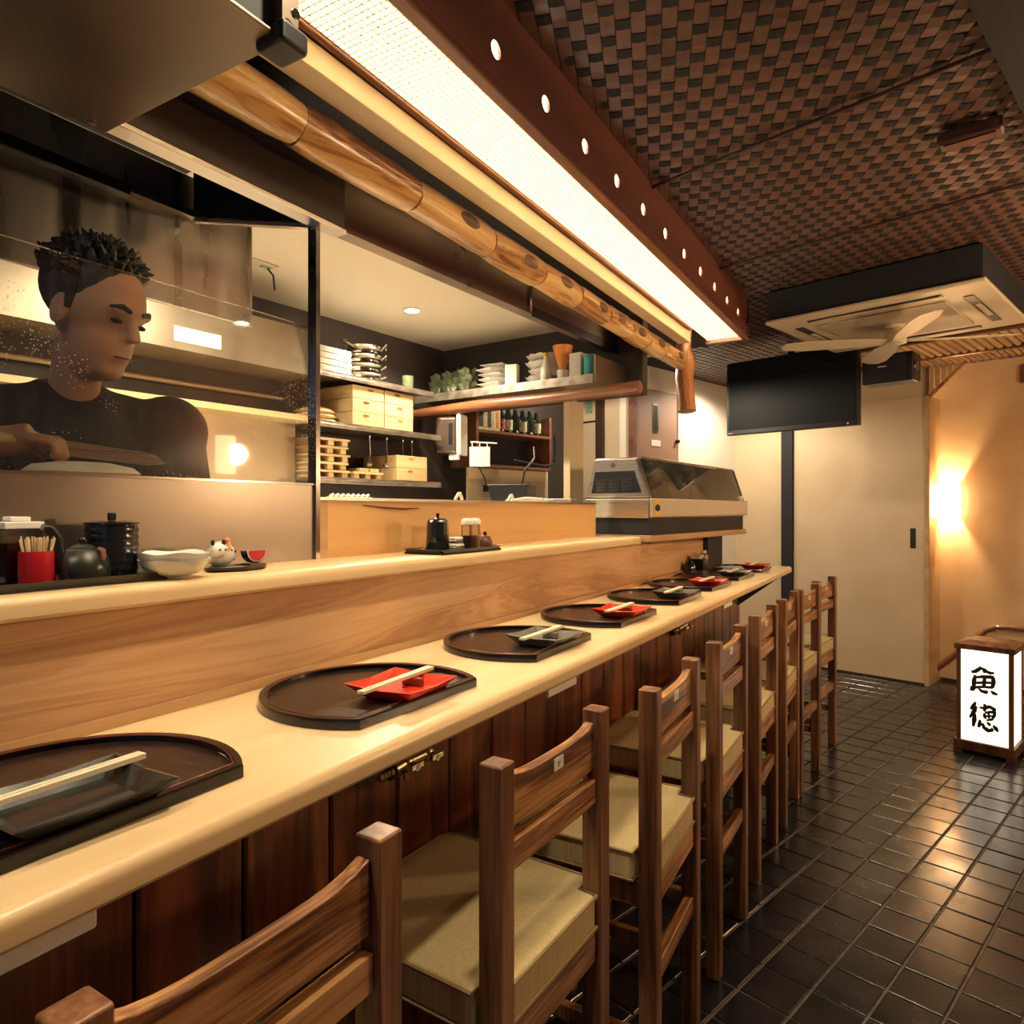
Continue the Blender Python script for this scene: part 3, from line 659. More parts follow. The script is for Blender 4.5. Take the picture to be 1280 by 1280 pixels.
# condiments at the far end of the counter
zc_ = ZT+.0006
t = thing('small_jar', 'small dark condiment jar at far end of the counter', 'jar', (-1.075, 3.68, zc_)); MB().lathe([(.03, 0), (.034, .02), (.03, .05), (.02, .06)]).build('jar_body', 'jar', t, smooth=True); MB().lathe([(.022, .0605), (.02, .066), (.006, .07), (.006, .08)]).build('lid', 'jar', t, smooth=True)
t = thing('napkin_stand', 'black stand with paper and bottles at far end of counter', 'stand', (-1.06, 3.80, zc_))
MB().box(-.04, .04, -.045, .045, 0, .075).build('holder', 'black', t, bev=.004)
for q in (-.03, 0, .028): MB().box(-.025, .02, q-.008, q+.008, .076, .098).build('packet', 'carton', t)
t = thing('sauce_bottle', 'slim grey sauce bottle beside black stand at far end', 'bottle', (-1.06, 3.91, zc_)); MB().lathe([(.022, 0), (.024, .01), (.024, .09), (.015, .10)]).build('bottle_body', 'steeldull', t, smooth=True); MB().lathe([(.016, .1005), (.016, .115)]).build('cap', 'paper', t, smooth=True)

# ================================================================= THINGS ON THE RAISED SHELF
def rect_tray(name, label, x0, x1, y0, y1):
    t = thing(name, label, 'tray', ((x0+x1)/2, (y0+y1)/2, ZS+.0005)); a, b = (x1-x0)/2, (y1-y0)/2
    MB().box(-a+.006, a-.006, -b+.010, b-.010, 0, .005).build('base', 'rim', t)
    vs = []; rings = [(a-.008, b-.012, .0), (a, b, .014), (a-.004, b-.004, .0145), (a-.011, b-.015, .0052)]
    for (p, q, z) in rings:
        r = .02; 
        for (sx, sy, a0) in ((1, 1, 0), (-1, 1, PI/2), (-1, -1, PI), (1, -1, 3*PI/2)):
            for k_ in range(5):
                an = a0 + PI/2*k_/4; vs.append((sx*(p-r) + r*math.cos(an), sy*(q-r) + r*math.sin(an), z))
    MB().add(vs, [(j*20+i, j*20+(i+1) % 20, (j+1)*20+(i+1) % 20, (j+1)*20+i) for j in range(3) for i in range(20)]).build('rim', 'rim', t, smooth=True)
    return t
rect_tray('condiment_tray', 'black condiment tray at the left end of the raised shelf', -1.262, -1.120, .20, .745)
zs = ZS + .006
def boxy_jar(name, label, x, y, w_, h_, fill):
    t = thing(name, label, 'condiment box', (x, y, zs)); a = w_/2
    MB().box(-a, a, -a, a, 0, h_).build('clear_body', 'clear', t, bev=.003)
    MB().box(-a+.003, a-.003, -a+.003, a-.003, .002, h_*fill).build('contents', 'rimred', t)
    l_ = MB().box(-a-.002, a+.002, -a-.002, a+.002, h_+.0005, h_+.012).build('lid', 'paper', t, bev=.002); MB().box(-a*.55, a*.55, -a*.55, a*.55, h_+.0123, h_+.020).build('lid_knob', 'paper', l_, bev=.002)
boxy_jar('condiment_box', 'clear condiment box with white lid behind the toothpicks', -1.225, .527, .052, .085, .75)
t = thing('glass_tumbler', 'dark glass tumbler at the left edge on the condiment tray', 'tumbler', (-1.20, .445, zs)); MB().lathe([(.026, 0), (.028, .004), (.030, .088), (.0285, .088), (.027, .006), (.002, .006)]).build('tumbler_body', 'clear', t, smooth=True); MB().lathe([(.0265, .0065), (.0285, .075)]).build('contents', 'ironpot', t, smooth=True)
t = thing('toothpick_holder', 'red cylindrical toothpick holder on the condiment tray', 'holder', (-1.170, .530, zs))
MB().lathe([(.0225, 0), (.0235, .003), (.0235, .052), (.0215, .052), (.0205, .006), (.002, .006)], n=28).build('cup', 'redcup', t, smooth=True)
for q in range(34):
    a = RND.uniform(0, 2*PI); r = .017*math.sqrt(RND.random()); lean = .5
    MB().cyl((r*math.cos(a)*.7, r*math.sin(a)*.7, .008), (r*math.cos(a)*(1+lean), r*math.sin(a)*(1+lean)+.002, .072+RND.uniform(-.002, .003)), .0012, n=5).build('toothpick', 'pick', t)
t = thing('teapot', 'small dark green iron teapot with ribbed body and upright spout', 'teapot', (-1.168, .597, zs), 0)
MB().lathe([(.030, 0), (.038, .004), (.041, .016), (.040, .028), (.035, .040), (.026, .050), (.018, .054)], n=32).build('pot_body', 'ironpot', t, smooth=True)
l_ = MB().lathe([(.019, .0542), (.014, .058), (.006, .0605), (.003, .061)], n=24).build('lid', 'ironpot', t, smooth=True); MB().ell((0, 0, .066), (.007, .007, .006), 14, 8).build('knob', 'jar', l_, smooth=True)
MB().tube([(.0, -.028, .028), (-.004, -.034, .050), (-.006, -.036, .070), (-.008, -.046, .086), (-.008, -.056, .088)], [.013, .010, .009, .008, .006], 12).build('spout', 'jar', t, smooth=True)
MB().tube([(.026, .012, .052), (.034, .014, .050), (.036, .014, .040), (.034, .013, .036)], .004, 8).build('handle_lug', 'cabwood', t, smooth=True)
t = thing('ribbed_jar', 'black ribbed ceramic jar with flat lid on the condiment tray', 'jar', (-1.205, .664, zs))
pr = [(.036, 0), (.040, .004)]
for q in range(6): pr += [(.0405, .010+q*.013), (.0425, .016+q*.013), (.0405, .0215+q*.013)]
MB().lathe(pr + [(.040, .090)], n=36).build('jar_body', 'jar', t, smooth=True)
l_ = MB().lathe([(.0425, .0905), (.043, .094), (.030, .0965), (.004, .097)], n=32).build('lid', 'jar', t, smooth=True)
MB().box(-.006, .006, -.006, .006, .0972, .111).build('knob', 'jar', l_, bev=.003)
tag(MB().lathe([(.012, 0), (.014, .003), (.011, .016), (.009, .016), (.008, .005), (.001, .005)], n=20).build('tiny_cup', 'clear', smooth=True, loc=(-1.150, .557, zs)), 'tiny clear cup between red toothpick holder and teapot', 'cup')
wv = lambda t_, r, z: (1 + .025*math.sin(5*t_+1)*(z > .025), .0018*math.sin(5*t_)*(z > .025))
bprof = [(.020, 0), (.022, .004), (.038, .009), (.051, .019), (.060, .034), (.0575, .0335), (.048, .019), (.032, .0115), (.002, .0095)]
for q in range(2):
    tag(MB().lathe(bprof, n=40, wob=wv).build('porcelain_bowl', 'porcelain', smooth=True, loc=(-1.135, .735+q*.001, ZS+.0008+q*.012), rz=q*.5), 'white wavy rimmed porcelain bowl on the shelf, %s of the stack of two' % ('lower' if q == 0 else 'upper'), 'bowl', 'white bowls on the raised shelf')
tag(MB().lathe([(.050, 0), (.055, .003), (.056, .009), (.050, .009), (.046, .006), (.001, .006)], n=32, sx=.75, sy=1.2).build('dark_saucer', 'rim', smooth=True, loc=(-1.185, .900, ZS+.0006)), 'oval dark saucer under the spotted figurine and melon slice', 'saucer')
t = thing('ceramic_figurine', 'round white ceramic animal figurine with black spots and orange ribbon', 'figurine', (-1.195, .872, ZS+.0075))
MB().ell((0, 0, .026), (.024, .029, .026), 24, 16).build('figurine_body', 'porcelain', t, smooth=True)
MB().ell((.012, -.016, .034), (.017, .017, .016), 20, 12).build('head', 'porcelain', t, smooth=True)
for s in (-1, 1):
    MB().ell((.014, -.016+s*.012, .050), (.004, .004, .006), 10, 6).build('ear', 'ink', t, smooth=True)
    MB().ell((.0285, -.016+s*.006, .036), (.0016, .0022, .0022), 8, 6).build('eye', 'ink', t, smooth=True)
MB().tube([(.016, .004, .052), (.024, .002, .046), (.027, .001, .036)], .0035, 8).ell((.016, .004, .054), (.006, .007, .005), 10, 6).build('ribbon', 'orange', t, smooth=True)
for q in range(9):
    a = RND.uniform(-.4, 1.4); e = RND.uniform(-.5, .7); n_ = Vector((math.cos(a)*math.cos(e), math.sin(a)*math.cos(e), math.sin(e)))
    MB().ell((n_.x*.0238, n_.y*.0288, .026+n_.z*.0258), (.0022, .0022, .0022), 8, 6).build('spot', 'ink', t, smooth=True)
t = thing('melon_slice_ornament', 'small red and black melon slice ornament on the dark saucer', 'ornament', (-1.175, .936, ZS+.0075))
MB().box(-.014, .014, -.02, .02, 0, .005).build('stand', 'cabwood', t, bev=.001)
def half(r, x0, x1):
    pl = [(r*math.cos(PI+PI*i/14), r*math.sin(PI+PI*i/14)+.031) for i in range(15)]; n_ = len(pl)
    return MB().add([(x0, a_, b_) for a_, b_ in pl]+[(x1, a_, b_) for a_, b_ in pl], [tuple(range(n_-1, -1, -1)), tuple(range(n_, 2*n_))]+[(i, (i+1) % n_, n_+(i+1) % n_, n_+i) for i in range(n_)])
half(.0255, -.010, .007).build('rind', 'jar', t); half(.0235, .0071, .0085).build('white_line', 'paper', t); half(.021, .0086, .0098).build('flesh', 'redcup', t)
# second condiment tray
rect_tray('condiment_tray', 'black condiment tray in front of the orange kitchen board', -1.225, -1.085, 1.455, 1.775)
t = thing('soy_jar', 'black lidded soy jar on the far condiment tray', 'jar', (-1.165, 1.545, zs)); MB().lathe([(.032, 0), (.034, .003), (.031, .05), (.030, .082), (.028, .084)], n=28).build('jar_body', 'jar', t, smooth=True)
l_ = MB().lathe([(.029, .0845), (.024, .090), (.006, .093), (.002, .093)], n=24).build('lid', 'jar', t, smooth=True); MB().lathe([(.004, .0932), (.005, .105), (.001, .106)], n=12).build('knob', 'jar', l_, smooth=True)
t = thing('packet_stack', 'small stack of white packets beside black soy jar', 'packets', (-1.15, 1.615, zs))
for q in range(4): MB().box(-.016+q*.001, .016-q*.002, -.020, .020, q*.0095, q*.0095+.008).build('packet', 'paper' if q % 2 else 'steeldull', t, bev=.002)
for q, (y, c) in enumerate(((1.655, 'rimred'), (1.695, 'pick'))):
    t = thing('spice_shaker', 'clear glass spice shaker with white cap and %s spice on far tray' % ('dark' if q == 0 else 'pale'), 'shaker', (-1.14, y, zs), 0, 'spice shakers')
    MB().lathe([(.016, 0), (.017, .003), (.017, .070), (.015, .072)], n=8).build('glass_body', 'clear', t); MB().lathe([(.014, .003), (.0145, .04)], n=8).build('spice', c, t)
    MB().lathe([(.0175, .0725), (.0175, .084), (.012, .090), (.001, .091)], n=16).build('cap', 'paper', t, smooth=True)
t = thing('mustard_pot', 'small round brown mustard pot with knob lid on far tray', 'pot', (-1.13, 1.735, zs)); MB().lathe([(.019, 0), (.023, .006), (.022, .024), (.017, .030)], n=24).build('pot_body', 'cabwood', t, smooth=True)
l_ = MB().lathe([(.019, .0305), (.016, .036), (.003, .039)], n=24).build('lid', 'cabwood', t, smooth=True); MB().ell((0, 0, .044), (.006, .006, .007), 12, 8).build('knob', 'jar', l_, smooth=True)

# ================================================================= DISPLAY CASE
Cn = Vector((-1.036, 2.956, 1.265)); CA = math.radians(-5.4)
dc = thing('sushi_display_case', 'refrigerated glass sushi display case on the shelf end', 'display case', Cn, CA)
L = 1.36; D = .34
MB().box(-D-.02, .0, 0, L, -.012, .018).build('stand_board', 'strip', dc, bev=.003)
MB().box(-D, -.015, .01, L-.02, .0185, .095).build('dark_base', 'blackm', dc)
MB().box(-D, -.012, .0, L, .0955, .185).build('body', 'steel', dc, bev=.004)
MB().box(-.0115, .006, .004, L+.004, .100, .186).build('front_band', 'beige', dc, bev=.006)
st = MB().box(.0065, .0075, .02, .075, .104, .182).build('sticker', 'yellow', dc)
MB().lathe([(.02, 0), (.02, .0006)], n=20, sx=.8, sy=1.4, Mx=Matrix.Translation((.0078, .052, .143)) @ Matrix.Rotation(PI/2, 4, 'Y')).build('emblem', 'ink', st)
zt, zb_ = .375, .187; xs0, xs1, xt0, xt1 = -D, -.012, -D+.05, -.075
def endp(y0, y1, ins=0):
    return MB().add([(xs0+ins, y0, zb_+ins), (xs1-ins, y0, zb_+ins), (xt1-ins, y0, zt-ins), (xt0+ins, y0, zt-ins), (xs0+ins, y1, zb_+ins), (xs1-ins, y1, zb_+ins), (xt1-ins, y1, zt-ins), (xt0+ins, y1, zt-ins)],
                    [(0,1,2,3),(7,6,5,4),(0,4,5,1),(1,5,6,2),(2,6,7,3),(3,7,4,0)])
endp(0, .05).build('end_housing', 'steel', dc, bev=.010)
gr = MB().add([(xs0+.035, -.003, zb_+.025), (xs1-.035, -.003, zb_+.025), (xs1-.072, -.003, zb_+.125), (xs0+.055, -.003, zb_+.125), (xs0+.035, .001, zb_+.025), (xs1-.035, .001, zb_+.025), (xs1-.072, .001, zb_+.125), (xs0+.055, .001, zb_+.125)],
         [(0,1,2,3),(7,6,5,4),(0,4,5,1),(1,5,6,2),(2,6,7,3),(3,7,4,0)]).build('vent_plate', 'black', dc)
for q in range(7):
    for c in range(3):
        x = xs0+.065+c*.064; MB().box(x, x+.054, -.007, -.0032, zb_+.032+q*.0085, zb_+.036+q*.0085).build('vent_slat', 'chrome', gr)
MB().cyl((-.19, -.004, zt-.035), (-.19, .002, zt-.035), .012, n=20).build('lock', 'chrome', dc, smooth=True)
endp(L-.03, L).build('far_end_frame', 'black', dc, bev=.006)
MB().add([(xs1-.002, .05, zb_), (xs1-.002, L-.03, zb_), (xt1-.002, L-.03, zt), (xt1-.002, .05, zt), (xs1-.007, .05, zb_), (xs1-.007, L-.03, zb_), (xt1-.007, L-.03, zt), (xt1-.007, .05, zt)],
         [(0,1,2,3),(7,6,5,4),(0,4,5,1),(1,5,6,2),(2,6,7,3),(3,7,4,0)]).build('front_glass', 'caseglass', dc)
MB().box(xt0, xt1, .05, L-.03, zt-.006, zt).build('top_glass', 'caseglass', dc)
MB().box(xt0, xt0+.02, .05, L-.03, zb_, zt-.0065).build('sliding_back', 'greydish', dc)
MB().box(xt0+.03, xs1-.02, .06, L-.04, zb_-.001, zb_+.012).build('chill_plate', 'steel', dc)
MB().tube([(xt1-.004, .05, zt+.002), (xt1-.004, L-.02, zt+.002)], .005).build('top_trim', 'chrome', dc, smooth=True)
MB().tube([(xt0+.04, .10, zt-.04), (xt0+.04, L-.1, zt-.04)], .012).build('cooling_pipe', 'steeldull', dc, smooth=True)
MB().box(xs1-.03, xs1+.0, L-.06, L-.03, zb_+.002, zb_+.03).build('latch', 'paper', dc, bev=.003)
# ================================================================= CEILING MACHINES, TV
ac = thing('ceiling_air_conditioner', 'cream ceiling cassette air conditioner in a dark boxed casing', 'air conditioner', T(-.06, -2.64, 0), TA)
MB().box(.015, .975, .015, .94, 2.406, 2.555).build('casing', 'navy', ac)
MB().box(0, .99, 0, .955, 2.385, 2.4055).build('panel', 'acwhite', ac, bev=.008)
MB().box(.20, .79, .20, .755, 2.376, 2.3845).build('intake_grille', 'acgrey', ac, bev=.006)
for (x0, x1, y0, y1) in ((.19, .80, .085, .125), (.19, .80, .83, .87), (.085, .125, .19, .77), (.865, .905, .19, .77)):
    sl = MB().box(x0, x1, y0, y1, 2.3805, 2.3848).build('air_slot', 'black', ac)
    if x1-x0 > .3: MB().box(x0+.01, x1-.01, y0+.012, y1-.006, 2.376, 2.380).build('louvre', 'acwhite', sl, bev=.001)
    else: MB().box(x0+.012, x1-.006, y0+.16, y1-.16, 2.376, 2.380).build('louvre', 'acwhite', sl, bev=.001)
fn = thing('ceiling_fan', 'pale ceiling fan with four broad blades below the air conditioner', 'fan', T(.435, -2.16, 0), TA)
MB().lathe([(.045, 2.30), (.055, 2.32), (.055, 2.345), (.03, 2.36), (.06, 2.374)], n=24).build('motor', 'acwhite', fn, smooth=True)
MB().lathe([(.03, 2.275), (.05, 2.282), (.052, 2.2995)], n=24).build('hub_cap', 'acwhite', fn, smooth=True)
for q in range(4):
    Mx = Matrix.Rotation(.55 + q*PI/2, 4, 'Z') @ Matrix.Translation((0, 0, 2.292)) @ Matrix.Rotation(.16, 4, 'X')
    pl = [(.05, -.03), (.2, -.055), (.45, -.065), (.55, -.045), (.575, 0), (.55, .045), (.45, .065), (.2, .055), (.05, .03)]
    MB().prism(pl, -.002, .002, Mx).build('blade', 'acwhite', fn)
tv = thing('television', 'flat black television hanging from the ceiling before the far wall', 'television', T(-.93, -1.45, 0), TA)
MB().box(0, .93, .0, .05, 1.95, 2.485).build('housing', 'black', tv, bev=.006)
MB().box(.018, .912, -.003, -.0002, 1.985, 2.468).build('screen', 'screen', tv)
MB().box(.86, .868, -.0035, -.0003, 1.962, 1.970).build('power_led', 'led', tv)
MB().cyl((.46, .07, 2.2), (.46, .07, 2.555), .025).build('ceiling_pole', 'black', tv, smooth=True); MB().box(.3, .62, .0505, .09, 2.1, 2.35).build('mount_plate', 'black', tv)
MB().box(.01, .05, -.0035, -.0003, 1.960, 1.966).build('brand_mark', 'steeldull', tv)
spk = thing('wall_speaker', 'black box speaker beside the television', 'speaker', T(.02, -1.46, 0), TA)
MB().box(0, .30, 0, .16, 2.20, 2.38).build('cabinet', 'black', spk, bev=.012)
MB().box(.02, .26, -.004, -.0002, 2.215, 2.365).build('grille_cloth', 'blackm', spk); MB().box(.10, .15, -.006, -.0042, 2.30, 2.306).build('badge', 'paper', spk)
MB().cyl((.15, .08, 2.381), (.15, .08, 2.556), .015).build('hanger', 'black', spk, smooth=True)
MB().lathe([(.035, 0), (.03, .012)], n=16, Mx=Matrix.Translation((.30, .05, 2.29)) @ Matrix.Rotation(PI/2, 4, 'Y')).build('side_knob', 'steeldull', spk, smooth=True)
ds = thing('ceiling_sensor', 'brown oblong sensor box on the woven ceiling at right', 'sensor', T(1.02, -3.72, ZC-.045), TA+.1)
MB().box(0, .17, -.03, .03, 0, .042).build('sensor_body', 'warp', ds, bev=.012, seg=3); MB().box(.02, .15, -.02, .02, -.004, -.0004).build('sensor_face', 'fascia', ds)
rb = tag(MB().box(.57, .70, .225, .268, 2.36, 2.50).build('alarm_box', 'cabwood', loc=TW, rz=TA, bev=.006), 'small dark red box high on the alcove wall', 'alarm box')

# sconce, handrail, lantern
sc = thing('wall_sconce', 'glowing half-round wall sconce on the orange alcove wall', 'wall lamp', T(.085, .268, 1.47), TA)
n = 16; vs = []
for z in (-.13, .13):
    for r in (.085, .080): vs += [(r*math.cos(PI+PI*i/n), r*math.sin(PI+PI*i/n), z) for i in range(n+1)]
m = n+1
MB().add(vs, [(i, i+1, 2*m+i+1, 2*m+i) for i in range(n)] + [(m+i+1, m+i, 3*m+i, 3*m+i+1) for i in range(n)] + [(i+1, i, m+i, m+i+1) for i in range(n)] + [(2*m+i, 2*m+i+1, 3*m+i+1, 3*m+i) for i in range(n)]).build('shade', 'lampglow', sc, smooth=True)
MB().box(-.04, .04, -.02, 0, -.06, .06).build('back_plate', 'brass', sc)
light('sconce_bulb', 'POINT', T(.085, .215, 1.47), 55, WARM, shadow_soft_size=.02)
hr = thing('handrail', 'low brown handrail rising along the orange alcove wall', 'handrail', T(0, .21, 0), TA)
MB().tube([(-.02, 0, .06), (.2, 0, .28), (.36, 0, .455), (.42, 0, .49), (.50, 0, .50), (.75, 0, .495), (1.1, 0, .49)], .022, 10).build('rail', 'cabwood', hr, smooth=True)
for x, z in ((.1, .18), (.40, .48), (.9, .492)): MB().cyl((x, .055, z-.03), (x, 0, z-.01), .010).build('bracket', 'brass', hr, smooth=True)
for x, z in ((.36, .455), (.445, .495)): MB().cyl((x-.006, 0, z-.003), (x+.006, 0, z+.003), .0235).build('joint_ring', 'chrome', hr, smooth=True)

la = thing('floor_lantern', 'lit wooden floor lantern with two brushed black characters', 'lantern', T(0, 0) + Vector((0, 0, 0)), TA)
la.location = Vector((.180, 4.712, .006))
S, Hh = .27, .625; p_ = .022
for x in (0, S-p_):
    for y in (0, S-p_): MB().box(x, x+p_, y, y+p_, .0, Hh-.02).build('corner_post', 'lantern', la, bev=.002)
for z0, z1, ex in ((.02, .075, .012),): MB().box(-ex, S+ex, -ex, S+ex, z0, z1).build('base_plinth', 'lantern', la, bev=.004)
for x in (-.012, S-.03):
    for y in (-.012, S-.03): MB().box(x, x+.042, y, y+.042, 0, .0195).build('foot', 'lantern', la)
MB().box(-.01, S+.01, -.01, S+.01, Hh-.03, Hh-.0005).build('top_frame', 'lantern', la, bev=.003)
MB().add([(.03,.03,Hh),(S-.03,.03,Hh),(S-.03,S-.03,Hh),(.03,S-.03,Hh),(-.008,-.008,Hh-.0003),(S+.008,-.008,Hh-.0003),(S+.008,S+.008,Hh-.0003),(-.008,S+.008,Hh-.0003),(.05,.05,Hh+.02),(S-.05,.05,Hh+.02),(S-.05,S-.05,Hh+.02),(.05,S-.05,Hh+.02)],
         [(4,5,9,8),(5,6,10,9),(6,7,11,10),(7,4,8,11),(8,9,10,11)]).build('lid', 'stool', la)
pf = MB().box(p_, S-p_, .006, .009, .075, Hh-.031).build('paper_front', 'lanternpaper', la)
MB().box(p_, S-p_, S-.009, S-.006, .075, Hh-.031).build('paper_back', 'lanternpaper', la)
MB().box(.006, .009, p_, S-p_, .075, Hh-.031).build('paper_side', 'lanternpaper', la); MB().box(S-.009, S-.006, p_, S-p_, .075, Hh-.031).build('paper_side', 'lanternpaper', la)
# brushed characters (fish, virtue)
strokes_a = [[(288,402,12),(330,398,17),(368,378,17),(386,358,8)], [(380,368,10),(425,392,18),(410,415,10)], [(388,372,9),(420,396,13),(470,418,15),(512,420,9)],
  [(326,430,10),(312,480,19),(304,540,15)], [(330,452,10),(400,448,15),(480,455,18),(508,452,10)], [(500,455,14),(500,500,19),(486,552,13)], [(418,452,13),(410,500,16),(404,545,12)], [(325,502,11),(400,500,13),(488,506,11)], [(300,542,13),(400,538,12),(490,548,12)],
  [(268,545,20),(292,552,24),(320,542,10)], [(352,552,8),(385,578,15),(425,588,17),(438,572,7)], [(470,578,8),(500,598,17),(534,612,8)]]
strokes_b = [[(318,672,8),(296,705,18),(262,738,8)], [(326,712,8),(300,752,19),(252,812,9)], [(306,775,10),(296,830,20),(282,892,10)], [(352,722,8),(400,728,14),(450,716,16),(500,742,15),(508,752,8)], [(402,690,9),(412,720,17),(396,758,10)],
  [(400,772,9),(398,800,14),(410,825,8)], [(404,770,9),(450,764,13),(500,762,14),(492,800,13),(470,826,9)], [(440,768,9),(440,820,11)], [(408,800,8),(450,798,10),(490,800,8)], [(352,830,7),(350,870,19),(332,900,8)], [(378,862,8),(388,900,16),(425,926,20),(470,926,12),(462,900,7)], [(420,850,7),(440,872,15),(452,886,8)], [(478,880,8),(502,908,19),(522,938,9)], [(412,836,7),(450,832,12),(484,828,8)]]
def stroke(mb, pts, y):
    P = []
    for (X, Y, W_) in pts:
        u = (X-195 + (Y-185)*.05)/465; v = (Y-185-.165*(X-195))/825
        P.append((p_ + u*(S-2*p_), (Hh-.031) - v*(Hh-.106), W_*.00062))
    Q = []
    for i in range(len(P)-1):
        for k in range(4):
            t = k/4; Q.append(tuple(P[i][c]*(1-t)+P[i+1][c]*t for c in range(3)))
    Q.append(P[-1]); vs = []; m = len(Q)
    for i, q in enumerate(Q):
        a, b = Q[max(i-1, 0)], Q[min(i+1, m-1)]; d = Vector((b[0]-a[0], b[1]-a[1])); d = d.normalized() if d.length else Vector((1, 0)); nn = Vector((-d.y, d.x))
        vs += [(q[0]+nn.x*q[2], y, q[1]+nn.y*q[2]), (q[0]-nn.x*q[2], y, q[1]-nn.y*q[2])]
    vs += [(x, y+.001, z) for x, _, z in vs]; h_ = 2*m
    fs = [(2*i, 2*i+2, 2*i+3, 2*i+1) for i in range(m-1)] + [(h_+2*i, h_+2*i+1, h_+2*i+3, h_+2*i+2) for i in range(m-1)]
    mb.add(vs, fs)
for nm_, stl in (('brushed_character', strokes_a), ('brushed_character', strokes_b)):
    mb = MB()
    for i, s_ in enumerate(stl): stroke(mb, s_, .0045-.00006*i)
    mb.build(nm_, 'ink', pf)

# ================================================================= KITCHEN SHELVES AND CROCKERY
def kthing(name, label, cat, u, v, z, group=None): return thing(name, label, cat, K(u, v, z), KA, group)
def kshelf(label, z, v0, v1, mat='shelfsteel'):
    t = kthing('wall_shelf', label, 'shelf', 0, 0, 0, 'steel wall shelves')
    MB().box(.001, .32, -v1, -v0, z-.012, z).build('shelf_plate', mat, t); MB().box(.305, .325, -v1, -v0, z-.03, z-.0125).build('front_lip', mat, t, bev=.002)
    return t
kshelf('upper steel wall shelf carrying white trays and pots', 2.045, .46, 1.262)
kshelf('middle steel wall shelf carrying pale wooden boxes', 1.812, .40, 1.262)
kshelf('lower steel wall shelf carrying wooden serving stands', 1.552, .40, 1.262)
dsf = kthing('dish_shelf', 'steel dish shelf across the far end of the kitchen', 'shelf', 0, 0, 0)
MB().box(.05, 1.25, -.35, -.002, 2.035, 2.052).build('shelf_plate', 'shelfsteel', dsf); MB().box(.05, 1.25, -.356, -.3505, 2.015, 2.060).build('front_lip', 'shelfsteel', dsf, bev=.002)
MB().box(1.2505, 1.262, -.35, -.002, 2.02, 2.15).build('end_plate', 'steeldull', dsf)
for i in range(4):
    tag(MB().prism([(-.13, -.11), (.13, -.11), (.14, -.10), (.14, .10), (.13, .11), (-.13, .11)], 0, .026).build('white_tray', 'porcelain', loc=K(.17, 1.143, 2.0455+i*.029), rz=KA+RND.uniform(-.02, .02), bev=.004), 'white rectangular tray on upper wall shelf, %s of the stack' % ['bottom', 'second from bottom', 'third from bottom', 'top'][i], 'tray', 'white trays on upper shelf')
z = 2.0455
for i in range(4):
    t = kthing('steel_pot', 'shiny steel pot on upper wall shelf, %s of the stack' % ['bottom', 'second from bottom', 'third from bottom', 'top'][i], 'pot', .20+RND.uniform(-.008, .008), .86, z, 'stacked steel pots'); r = .095-.006*abs(i-1.5)
    MB().lathe([(r*.75, 0), (r*.95, .006), (r, .02), (r*.96, .034), (r*1.05, .043), (r*.98, .045), (r*.9, .02), (.002, .012)], n=32).build('pot_body', 'chrome', t, smooth=True)
    for s in (-1, 1): MB().tube([(s*.02*0+.02, s*(r), .03), (.04*s, s*(r+.03), .045+.01*i), (.02, s*(r+.045), .05)], .005, 6).build('handle', 'chrome', t, smooth=True)
    z += .046
tag(MB().lathe([(.03, 0), (.032, .07), (.03, .07), (.028, .004), (.001, .004)], n=20).build('green_glass_cup', 'greenglass', smooth=True, loc=K(.26, .60, 2.0455)), 'small green glass cup at the end of upper wall shelf', 'cup')
# pale boxes
def pale_box(u0, v0, v1, z0, z1, dep, label, i):
    t = kthing('wooden_box', label, 'box', u0, (v0+v1)/2, z0, 'pale wooden boxes'); a = (v1-v0)/2-.002
    MB().box(-dep, 0, -a, a, .0005, z1-z0-.001).build('box_body', 'boxwood', t, bev=.002)
    MB().lathe([(.018, 0), (.018, .0006)], n=16, sx=.35, sy=1.2, Mx=Matrix.Translation((.0008, RND.uniform(-.02, .02), (z1-z0)*.75)) @ Matrix.Rotation(PI/2, 4, 'Y')).build('finger_notch', 'slat', t)
for c, (v0, v1) in enumerate(((.824, 1.035), (.61, .822))):
    for r in range(3): pale_box(.31, v0, v1, 1.8125+r*.0645, 1.8125+(r+1)*.0645, .26, 'pale wooden box on middle shelf, %s column, %s row' % (['left', 'right'][c], ['bottom', 'middle', 'top'][r]), r)
for r in range(2): pale_box(.31, .50, .735, 1.5525+r*.066, 1.5525+(r+1)*.066, .25, 'pale wooden box on lower shelf, %s one' % ['bottom', 'top'][r], r)
for r in range(3):
    tag(MB().lathe([(.10, 0), (.115, .008), (.10, .018), (.06, .022+.004*r), (.01, .020)], n=24, sx=.8, sy=.9, wob=lambda t_, r_, z_: (1+.06*math.sin(3*t_+r), 0)).build('folded_cloth', 'cloth', smooth=True, loc=K(.18, 1.148, 1.8125+r*.022)), 'folded tan cloth on middle shelf, %s of three' % ['bottom', 'middle', 'top'][r], 'cloth', 'folded cloths')
def geta(v0, v1, z0, label):
    t = kthing('serving_stand', label, 'serving stand', .29, (v0+v1)/2, z0, 'wooden serving stands'); a = (v1-v0)/2
    MB().box(-.22, 0, -a, a, .024, .034).build('top_board', 'boxwood', t)
    for q in (-.75, 0, .75):
        MB().box(-.20, -.005, q*a-.016, q*a+.016, .0005, .0238).build('foot', 'boxwood', t)
for r in range(5): geta(1.03+(r % 2)*.012, 1.255, 1.5525+r*.0375, 'pale wooden serving stand on lower shelf, %s of the stack' % ['bottom', 'second', 'middle', 'fourth', 'top'][r])
geta(.81, 1.01, 1.5525, 'single pale wooden serving stand beside the stack on lower shelf')
